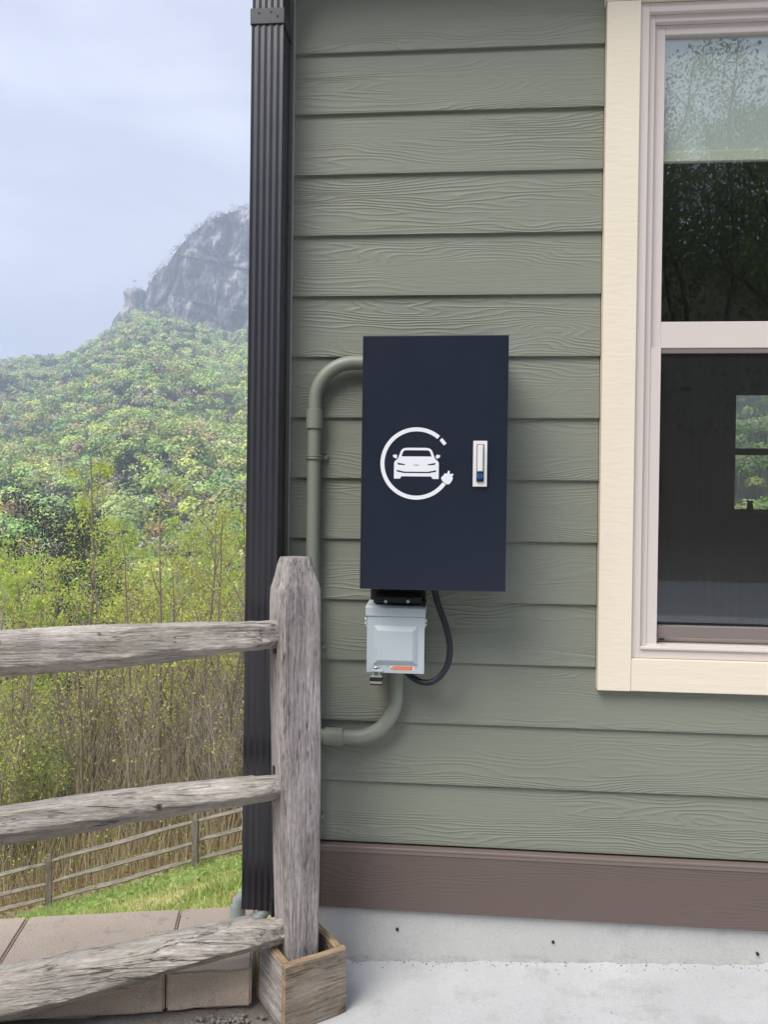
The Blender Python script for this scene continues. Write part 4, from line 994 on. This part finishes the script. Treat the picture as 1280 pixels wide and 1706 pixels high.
# ------------------------------------------------------------------ far forest on the mountain and valley floor
def forest():
    pts = []
    def scatter(k0, k1, d0, d1, n, keep=1.0):
        D = np.sqrt(rng.uniform(d0 ** 2, d1 ** 2, n)); k = rng.uniform(k0, k1, n); return np.stack([k * D, D], 1)
    pts.append(scatter(-0.74, -0.16, 60, 130, 330)); pts.append(scatter(-0.72, -0.17, 125, 300, 1150)); pts.append(scatter(-0.70, -0.19, 300, 500, 1700)); pts.append(scatter(-0.70, -0.19, 500, 700, 2300))
    pts.append(scatter(0.30, 0.44, 60, 420, 200))
    pts.append(scatter(-0.19, 0.06, 60, 130, 110)); pts.append(scatter(-0.19, 0.06, 125, 300, 420)); pts.append(scatter(-0.20, 0.06, 300, 670, 1500))
    Pn = np.vstack(pts); x, D = Pn.T; z = terrain(x, D + CAM.y); k = x / D
    ok = ~((k > -0.408) & (k < 0.2) & (D > 664)); ok &= ~((D > 688) & (k > -0.46))
    x, D, z, k = x[ok], D[ok], z[ok], k[ok]
    C, Sz, Cl, Nn, EV, EF, EC = [], [], [], [], [], [], []; eo = 0
    patch = np.sin(x * 0.021 + D * 0.017) + np.sin(x * 0.034 - D * 0.023 + 1.7) + 0.8 * np.sin(D * 0.05 + x * 0.011)
    for i in range(len(x)):
        d = D[i]; sc = 0.72 if d < 130 else 1.0
        h = rng.uniform(8, 14) * sc; w = rng.uniform(3.6, 7.6) * sc; u = rng.random() + 0.07 * patch[i] + (0.10 if d > 380 else 0)
        bare = False
        if u < 0.40: base = (0.51, 0.585, 0.19)
        elif u < 0.64: base = (0.38, 0.51, 0.18)
        elif u < 0.78: base = (0.48, 0.475, 0.25)
        elif u < 0.84: base = (0.20, 0.28, 0.10)
        elif u < 0.965: base = (0.44, 0.385, 0.36); bare = True
        elif u < 0.985: base = RD
        else: base = DK
        nc = int(np.clip(48000 / d, 72, 360)); nl = rng.integers(3, 7)
        if bare: nc = int(nc * 0.6)
        lob = rng.normal(size=(nl, 3)); lob /= np.linalg.norm(lob, axis=1)[:, None]; lob *= rng.uniform(0.15, 0.55, (nl, 1)); lob[:, 2] = np.abs(lob[:, 2]) * 0.9 - 0.15
        li = rng.integers(0, nl, nc); dirs = rng.normal(size=(nc, 3)); dirs /= np.linalg.norm(dirs, axis=1)[:, None]; dirs[:, 2] = np.where(dirs[:, 2] < -0.3, -dirs[:, 2], dirs[:, 2])
        rr = rng.uniform(0.36, 0.62, (nl, 1))[li] * rng.uniform(0.75, 1.08, (nc, 1))
        p = (lob[li] + dirs * rr) * np.array([w, w, h * 0.42])
        c0 = np.array([x[i], D[i] + CAM.y, z[i] + h * 0.62])
        C.append(c0 + p); Nn.append(dirs + np.array([0, 0, 0.15])); Sz.append(rng.uniform(0.5, 1.0, nc) * (0.34 + 0.0013 * d) * (0.75 if bare else 1.0))
        tone = vary(base, 1, 0.22)[0]; lt = rng.uniform(0.92, 1.08, (nl, 1))[li]
        Cl.append(np.clip(tone * lt * (1 + 0.10 * rng.normal(size=(nc, 1))), 0.01, 0.8))
        # trunk
        r = 0.16 * sc; q4 = np.array([[-r, -r, -0.5], [r, -r, -0.5], [r, r, -0.5], [-r, r, -0.5], [-r * .4, -r * .4, h * .8], [r * .4, -r * .4, h * .8], [r * .4, r * .4, h * .8], [-r * .4, r * .4, h * .8]]) + np.array([x[i], D[i] + CAM.y, z[i]])
        EV.append(q4); EF.append(np.array([[0, 1, 5, 4], [1, 2, 6, 5], [2, 3, 7, 6], [3, 0, 4, 7]]) + eo); eo += 8; EC.append(np.tile([[0.11, 0.095, 0.08]], (8, 1)))
    me = cards_mesh('forest', np.vstack(C), np.concatenate(Sz), np.vstack(Cl), M['far_leaf'], np.vstack(Nn), 0.75, (np.vstack(EV), np.vstack(EF), np.vstack(EC)))
    o = link('forest', me); tag(o, 'spring forest covering the mountain side below the cliff', 'forest', kind='stuff')
    # scrub along the cliff rim and on the pinnacle
    C, Sz, Cl = [], [], []
    for kk in list(np.linspace(-0.40, -0.20, 46)) + [-0.4228, -0.4180, -0.4120]:
        kk += rng.normal() * 0.002
        if kk < -0.409: zt = {True: 0.2835, False: 0.250}[kk > -0.43]; d = 690; hh = 2.5
        else: zt = np.interp(kk, CK, CT); d = 700; hh = rng.uniform(2, 9)
        n = 60; p = rng.normal(size=(n, 3)) * np.array([hh * 0.28, hh * 0.28, hh * 0.30]); p[:, 2] += hh * 0.45
        C.append(p + np.array([kk * d, d + CAM.y, zt * 700 * (d / 700) + CAM.z - 1])); Sz.append(rng.uniform(0.35, 0.8, n)); Cl.append(vary((0.10, 0.10, 0.07), n))
    me = cards_mesh('rim_scrub', np.vstack(C), np.concatenate(Sz), np.vstack(Cl), M['far_leaf'], None, 0.5); tag(link('rim_scrub', me), 'sparse scrub along the rim of the cliff', 'scrub', kind='stuff')
forest()

# ------------------------------------------------------------------ single trees
def wander(p0, d0, length, n, wob, rise, rnd):
    pts = [Vector(p0)]; d = Vector(d0).normalized()
    for i in range(n):
        d = (d + Vector((rnd.gauss(0, wob), rnd.gauss(0, wob), rnd.gauss(0, wob * 0.6) + rise))).normalized(); pts.append(pts[-1] + d * (length / n))
    return pts
def tree_meshes(seed, Ht, tr, first, nb, blen, up, leaf, nleaf, cols, bark, stems=1, wob=0.10, sides=5, spread=0.10, tw=4, leafmat='leaf'):
    rnd = random.Random(seed); mb = MB(); tips = []
    for s in range(stems):
        lean = Vector((rnd.gauss(0, 0.05 if stems == 1 else 0.22), rnd.gauss(0, 0.05 if stems == 1 else 0.22), 1)); hs = Ht * (1 if s == 0 else rnd.uniform(0.6, 0.98))
        tp = wander((rnd.gauss(0, 0.03 * (stems > 1) * 4), rnd.gauss(0, 0.12 * (stems > 1)), -0.3), lean, hs + 0.3, 12, wob * 0.5, 0.05, rnd)
        r0 = tr * (1 if s == 0 else 0.75); rads = [r0 * (1 - 0.9 * i / 12) + 0.004 for i in range(13)]
        mb.tube(tp, rads, sides + 1, False)
        for b in range(nb):
            t = first + (0.97 - first) * (b + rnd.random() * 0.7) / nb; f = t * 12; i = min(int(f), 11); p = tp[i].lerp(tp[i + 1], f - i)
            az = b * 2.4 + rnd.random() * 1.2; d = Vector((math.cos(az), math.sin(az), up + rnd.gauss(0, 0.18)))
            L_ = Ht * blen * (1.05 - 0.65 * t) * rnd.uniform(0.7, 1.25); bp = wander(p, d, L_, 5, wob * 1.3, 0.06, rnd); rb = rads[i] * 0.5
            mb.tube(bp, [rb * (1 - 0.8 * q / 5) + 0.003 for q in range(6)], sides - 1, False)
            for k in range(tw):
                q = rnd.uniform(0.3, 1.0) * 5; j = min(int(q), 4); sp = bp[j].lerp(bp[j + 1], q - j); dd = (bp[j + 1] - bp[j]).normalized() + Vector((rnd.gauss(0, .6), rnd.gauss(0, .6), rnd.gauss(0.15, .45)))
                ts = wander(sp, dd, L_ * rnd.uniform(0.25, 0.5), 3, wob * 1.6, 0.04, rnd); mb.tube(ts, [rb * 0.34 + 0.002, rb * 0.25 + 0.002, rb * 0.15 + 0.0015, 0.0015], 3, False)
                tips += [(ts[1], L_), (ts[2], L_), (ts[3], L_), (ts[3], L_)]
            tips.append((bp[-1], L_))
    wood = mb.mesh('trunk', bark, 60)
    if nleaf == 0: return wood, None
    idx = rng.integers(0, len(tips), nleaf); T = np.array([tips[i][0][:] for i in idx])
    C = T + rng.normal(size=(nleaf, 3)) * spread * Ht * np.array([0.35, 0.35, 0.28])
    tipc = np.array([cols[rnd.randrange(len(cols))] for _ in tips])[idx]
    cl = np.clip(tipc * (1 + 0.2 * rng.normal(size=(nleaf, 1))), 0.01, 0.7)
    lv = cards_mesh('crown', C, rng.uniform(0.6, 1.2, nleaf) * leaf, cl, M[leafmat], None, 0.55)
    return wood, lv
def plant(protos, kind, name, label, cat, group, k, D, s=1.0, rz=None, sink=0.0, x=None, z=None):
    w, l = protos
    x = k * D; y = D + CAM.y; zz = zat(x, y) - sink
    t = thing(name, label, cat, (x, y, zz), random.uniform(0, 6.28) if rz is None else rz, group); t.scale = (s, s, s)
    link('trunk', w, t)
    if l: link('crown', l, t)
    return t
PX = lambda px, py: (lambda v: (v.x / v.y, v.z / v.y))(ray(px, py))

random.seed(77)
# thicket saplings with sparse yellow-green leaves
SAP = [tree_meshes(100 + i, 5.2, 0.035, 0.45, 9, 0.26, 1.5, 0.036, 420, [YG, (0.40, 0.40, 0.13), OL], M['bark'], stems=3 + i % 3, wob=0.10, spread=0.055, tw=3) for i in range(4)]
BARE = [tree_meshes(140 + i, 4.2, 0.024, 0.20, 11, 0.30, 1.6, 0.030, 130, [OL, (0.22, 0.20, 0.09)], M['barkg'] if i % 2 else M['bark'], stems=5, wob=0.12, spread=0.08, tw=4) for i in range(3)]
for i in range(54):
    D = 16.8 + 9.5 * (i / 53) ** 1.2; k = random.uniform(-0.66, -0.22)
    if i % 2: plant(BARE[i % 3], 0, 'bare_sapling', 'bare brown multi-stemmed sapling in the thicket beyond the lower fence', 'sapling', 'bare saplings in the thicket', k, D, random.uniform(0.75, 1.2), sink=0.02)
    else: plant(SAP[i % 4], 0, 'leafing_sapling', 'thin sapling with sparse yellow-green leaves in the thicket', 'sapling', 'leafing saplings in the thicket', k, D, random.uniform(0.85, 1.35), sink=0.02)
for i in range(22):
    plant((BARE if i % 2 else SAP)[i % 3], 0, 'bare_sapling' if i % 2 else 'leafing_sapling', 'bare brown multi-stemmed sapling in the thicket beyond the lower fence' if i % 2 else 'thin sapling with sparse yellow-green leaves in the thicket', 'sapling', 'bare saplings in the thicket' if i % 2 else 'leafing saplings in the thicket', random.uniform(-0.22, 0.0), random.uniform(17, 25), random.uniform(0.8, 1.2), sink=0.02)
SHR = [tree_meshes(160 + i, 3.0, 0.03, 0.12, 13, 0.36, 1.0, 0.040, 2600, [G1, YG, (0.16, 0.21, 0.06)], M['barkg'], stems=4, wob=0.14, spread=0.14, tw=5) for i in range(2)]
for i, (px, D, s) in enumerate(((20, 17.6, 1.15), (75, 18.6, 1.0), (-45, 18.2, 1.2), (45, 20.8, 1.5), (110, 21.5, 1.25), (-10, 22.5, 1.6))):
    plant(SHR[i % 2], 0, 'leafy_shrub', 'green leafy shrub in the thicket beside the brown saplings', 'shrub', 'leafy shrubs in the thicket', PX(px, 1250)[0], D, s)
# trees behind the thicket
TALL = tree_meshes(201, 12.2, 0.13, 0.42, 17, 0.17, 0.9, 0.060, 1900, [YG, (0.44, 0.56, 0.10), (0.54, 0.60, 0.14)], M['bark'], wob=0.09, spread=0.034, tw=5)
plant(TALL, 0, 'slender_tree', 'tall slender tree with open bright green crown above the thicket', 'tree', None, PX(131, 1000)[0], 24.5, 1.0, 0.6)
EVG = tree_meshes(210, 13.0, 0.2, 0.18, 30, 0.27, 0.25, 0.085, 9000, [DK, (0.035, 0.055, 0.026), (0.022, 0.036, 0.018)], M['bark'], wob=0.10, spread=0.10, tw=6, leafmat='needle')
for px, py, D, s in ((136, 836, 47.0, 1.0), (185, 872, 52.0, 0.86)):
    k, r = PX(px, py); z = CAM.z + r * D - zat(k * D, D + CAM.y); plant(EVG, 0, 'evergreen_tree', 'dark evergreen tree right behind the tall slender tree' if px < 150 else 'smaller dark evergreen tree beside the slender tree', 'tree', 'dark evergreens', k, D, z / 13.0, 2.2 if px < 150 else 0.4)
MID = [tree_meshes(220 + i, 9.0, 0.10, 0.25, 15, 0.27, 0.95, 0.080, 2300, c, M['bark'] if i % 2 else M['barkg'], stems=1 + i % 2, wob=0.12, spread=0.04, tw=5)
       for i, c in enumerate(([YG, (0.44, 0.58, 0.12)], [G1, YG], [OL, (0.46, 0.46, 0.17), YG], [(0.56, 0.59, 0.19), YG]))]
spots = [(30, 925, 33, 0), (85, 915, 36, 1), (0, 950, 30, 0), (-50, 930, 34, 3), (190, 945, 34, 3), (235, 925, 39, 2), (270, 960, 31, 3), (300, 905, 44, 2), (345, 940, 36, 3), (385, 925, 40, 2), (405, 955, 33, 2),
         (440, 930, 37, 3), (490, 925, 36, 0), (540, 930, 40, 1), (600, 920, 38, 2), (680, 925, 42, 3), (215, 860, 58, 0), (265, 855, 62, 1), (320, 850, 60, 2), (370, 840, 64, 0), (150, 885, 50, 1), (55, 890, 48, 1), (10, 880, 55, 2), (400, 870, 52, 1), (160, 965, 30, 2), (330, 985, 29, 3)]
LB = ['bright yellow-green leafed tree between thicket and mountain', 'mid green leafed tree between thicket and mountain', 'olive sparsely leafed tree between thicket and mountain', 'pale yellow leafing tree between thicket and mountain']
for px, py, D, kd in spots:
    k, r = PX(px, py); hgt = CAM.z + r * D - zat(k * D, D + CAM.y)
    plant(MID[kd], 0, 'spring_tree', LB[kd], 'tree', ['bright', 'mid green', 'olive', 'pale'][kd] + ' trees behind the thicket', k, D, max(hgt, 3) / 9.2)

# young trees whose straight trunks stand out in the thicket
YNG = [tree_meshes(250 + i, 8.0, 0.060, 0.38, 11, 0.20, 1.3, 0.045, 560, [YG, OL], M['bark'], wob=0.08, spread=0.06, tw=4) for i in range(3)]
for i, (px, D, s) in enumerate(((216, 18.5, 1.0), (262, 18.0, 1.1), (281, 19.6, 0.95), (341, 18.8, 1.05), (374, 19.2, 1.0), (150, 19.0, 0.9), (95, 20.5, 1.0), (30, 19.5, 0.9), (404, 20.5, 1.1))):
    plant(YNG[i % 3], 0, 'young_tree', 'young tree with straight dark trunk rising through the thicket', 'tree', 'young trees in the thicket', PX(px, 1250)[0], D, s)

# undergrowth: countless thin twigs between the saplings
def undergrowth():
    n = 14500; D = rng.uniform(15.6, 26, n); k = rng.uniform(-0.68, 0.0, n); x = k * D; y = D + CAM.y; z = terrain(x, y)
    h = rng.gamma(3.0, 0.42, n) * np.clip((D - 15.0) / 2.0, 0.3, 1.0); w = rng.uniform(0.006, 0.014, n)
    lean = rng.normal(size=(n, 2)) * 0.22 * h[:, None]
    ang = rng.uniform(0, math.pi, n); ux, uy = np.cos(ang) * w, np.sin(ang) * w
    b = np.stack([x, y, z - 0.05], 1); m = b + np.stack([lean[:, 0] * 0.35, lean[:, 1] * 0.35, h * 0.55], 1); t = b + np.stack([lean[:, 0], lean[:, 1], h], 1)
    U = np.stack([ux, uy, np.zeros(n)], 1)
    V = np.stack([b - U, b + U, m + U * 0.8, m - U * 0.8, t + U * 0.3, t - U * 0.3], 1).reshape(-1, 3)
    F = (np.arange(n)[:, None, None] * 6 + np.array([[0, 1, 2, 3], [3, 2, 4, 5]])[None]).reshape(-1, 4)
    pal = np.array([[0.50, 0.385, 0.26], [0.58, 0.48, 0.34], [0.36, 0.27, 0.19], [0.64, 0.55, 0.41]])[rng.integers(0, 4, n)]
    cl = np.repeat(pal * (1 + 0.15 * rng.normal(size=(n, 1))), 6, axis=0)
    # fallen leaves and low green leaves
    nl = 22000; D = 15.2 + rng.gamma(2.0, 2.6, nl); k = rng.uniform(-0.68, 0.0, nl); xx = k * D; yy = D + CAM.y; zz = terrain(xx, yy) + np.abs(rng.normal(size=nl)) * 0.06
    green = rng.random(nl) < 0.28; zz = np.where(green, zz + rng.gamma(2.0, 0.4, nl), zz)
    lc = np.where(green[:, None], vary(YG, nl), vary((0.36, 0.24, 0.155), nl))
    me = cards_mesh('undergrowth', np.stack([xx, yy, zz], 1), np.where(green, 0.028, 0.055) * rng.uniform(0.6, 1.3, nl), lc, M['leaf'], None, 0.6, (V, F, np.clip(cl, 0.02, 0.6)))
    tag(link('undergrowth', me), 'brown twiggy undergrowth and fallen leaves beyond the lower fence', 'undergrowth', kind='stuff')
undergrowth()

def grass():
    n = 66000; D = rng.uniform(4.5, 16.6, n); k = rng.uniform(-0.70, 0.0, n); x = k * D; y = D + CAM.y; z = terrain(x, y)
    pat = np.array([mnoise.noise(Vector((a * 0.9, b * 0.9, 2))) + 0.5 * mnoise.noise(Vector((a * 2.7, b * 2.7, 6))) for a, b in zip(x, y)])
    dry = pat + 0.22 * (k > -0.33) * (D < 13.6) + 0.25 * rng.normal(size=n) > -0.02
    h = np.where(dry, rng.uniform(0.015, 0.045, n), rng.uniform(0.025, 0.075, n) * (1 + 1.1 * (pat < -0.35))); w = rng.uniform(0.006, 0.013, n)
    a = rng.uniform(0, 6.28, n); L_ = rng.normal(size=(n, 2)) * 0.4 * h[:, None]
    b = np.stack([x, y, z - 0.01], 1); U = np.stack([np.cos(a) * w, np.sin(a) * w, np.zeros(n)], 1); t = b + np.stack([L_[:, 0], L_[:, 1], h], 1); m = (b + t) / 2 + U * 0 
    V = np.stack([b - U, b + U, t + U * 0.25, t - U * 0.25], 1).reshape(-1, 3); F = (np.arange(n)[:, None] * 4 + np.arange(4)[None])
    cl = np.where(dry[:, None], vary((0.66, 0.58, 0.32), n), vary((0.37, 0.44, 0.155), n)); cl = np.repeat(cl, 4, 0)
    nl = 2600; D = rng.uniform(9, 16.2, nl); k = rng.uniform(-0.66, -0.2, nl); xx, yy = k * D, D + CAM.y; zz = terrain(xx, yy) + rng.uniform(0.02, 0.12, nl)
    me = cards_mesh('grass', np.stack([xx, yy, zz], 1), rng.uniform(0.02, 0.045, nl), vary((0.27, 0.38, 0.12), nl), M['grass'], None, 0.7, (V, F, np.clip(cl, 0.02, 0.7)))
    tag(link('grass', me), 'green and straw coloured lawn grass on the slope', 'grass', kind='stuff')
grass()

# wooded bank across the drive, seen mirrored in the window
def bank():
    C, Sz, Cl = [], [], []; n = 0; mb = MB(); rnd = random.Random(5)
    protos = [tree_meshes(300 + i, 11.0, 0.13, 0.3, 14, 0.24, 0.9, 0.085, 2000, [(0.085, 0.135, 0.04), (0.10, 0.15, 0.05), (0.07, 0.11, 0.035)], M['bark'], wob=0.12, spread=0.11, tw=5) for i in range(3)]
    # merged into one object: bare arrays of all copies
    V, F, Cc = [], [], []; off = 0
    for i in range(92):
        w, l = protos[i % 3]; x = rnd.uniform(-11, 15) if i < 36 else rnd.uniform(-24, 30); y = -15 - rnd.random() * 13 if i < 36 else rnd.uniform(-64, -24); s = rnd.uniform(0.7, 1.15); M4 = Matrix.Translation((x, y, zat(x, y) - 0.1)) @ Matrix.Rotation(rnd.random() * 6.28, 4, 'Z') @ Matrix.Scale(s, 4)
        A = np.array(M4)
        for me, cdef in ((w, (0.09, 0.07, 0.055)), (l, None)):
            co = np.empty(len(me.vertices) * 3, np.float32); me.vertices.foreach_get('co', co); co = co.reshape(-1, 3) @ A[:3, :3].T + A[:3, 3]
            q = [p.vertices[:] for p in me.polygons]; q = np.array([p for p in q if len(p) == 4]) + off
            if cdef is None:
                c4 = np.empty(len(me.vertices) * 4, np.float32); me.color_attributes['col'].data.foreach_get('color', c4); cc = c4.reshape(-1, 4)[:, :3]
            else: cc = np.tile([cdef], (len(co), 1))
            V.append(co); F.append(q); Cc.append(cc); off += len(co)
    nb_ = 24000; bx_ = rng.uniform(-20, 28, nb_); by_ = -18 - 44 * rng.random(nb_); bz_ = terrain(bx_, by_) + np.minimum(rng.gamma(2.0, 1.1, nb_), 4.5)
    me = cards_mesh('woodland', np.stack([bx_, by_, bz_], 1), rng.uniform(0.10, 0.22, nb_) * (0.5 - by_ / 60), vary((0.075, 0.12, 0.038), nb_), M['leaf'], None, 0.6, (np.vstack(V), np.vstack(F), np.vstack(Cc)))
    tag(link('woodland', me), 'dense woodland on the bank mirrored in the window glass', 'woodland', kind='stuff')
bank()

# ================================================================== haze
mb = MB().box(-1540, 1540, -1540, 1540, -60, 300)
hz = mb.build('haze', None)
Nh = NT('valley_haze'); pv = Nh.n('VolumePrincipled', {'Color': (0.70, 0.80, 1.0, 1), 'Density': 0.00095, 'Anisotropy': 0.2}); Nh.t.links.new(pv.outputs[0], Nh.out.inputs['Volume'])
hz.data.materials.append(Nh.m); tag(hz, 'pale blue haze over the valley', 'haze', kind='stuff')
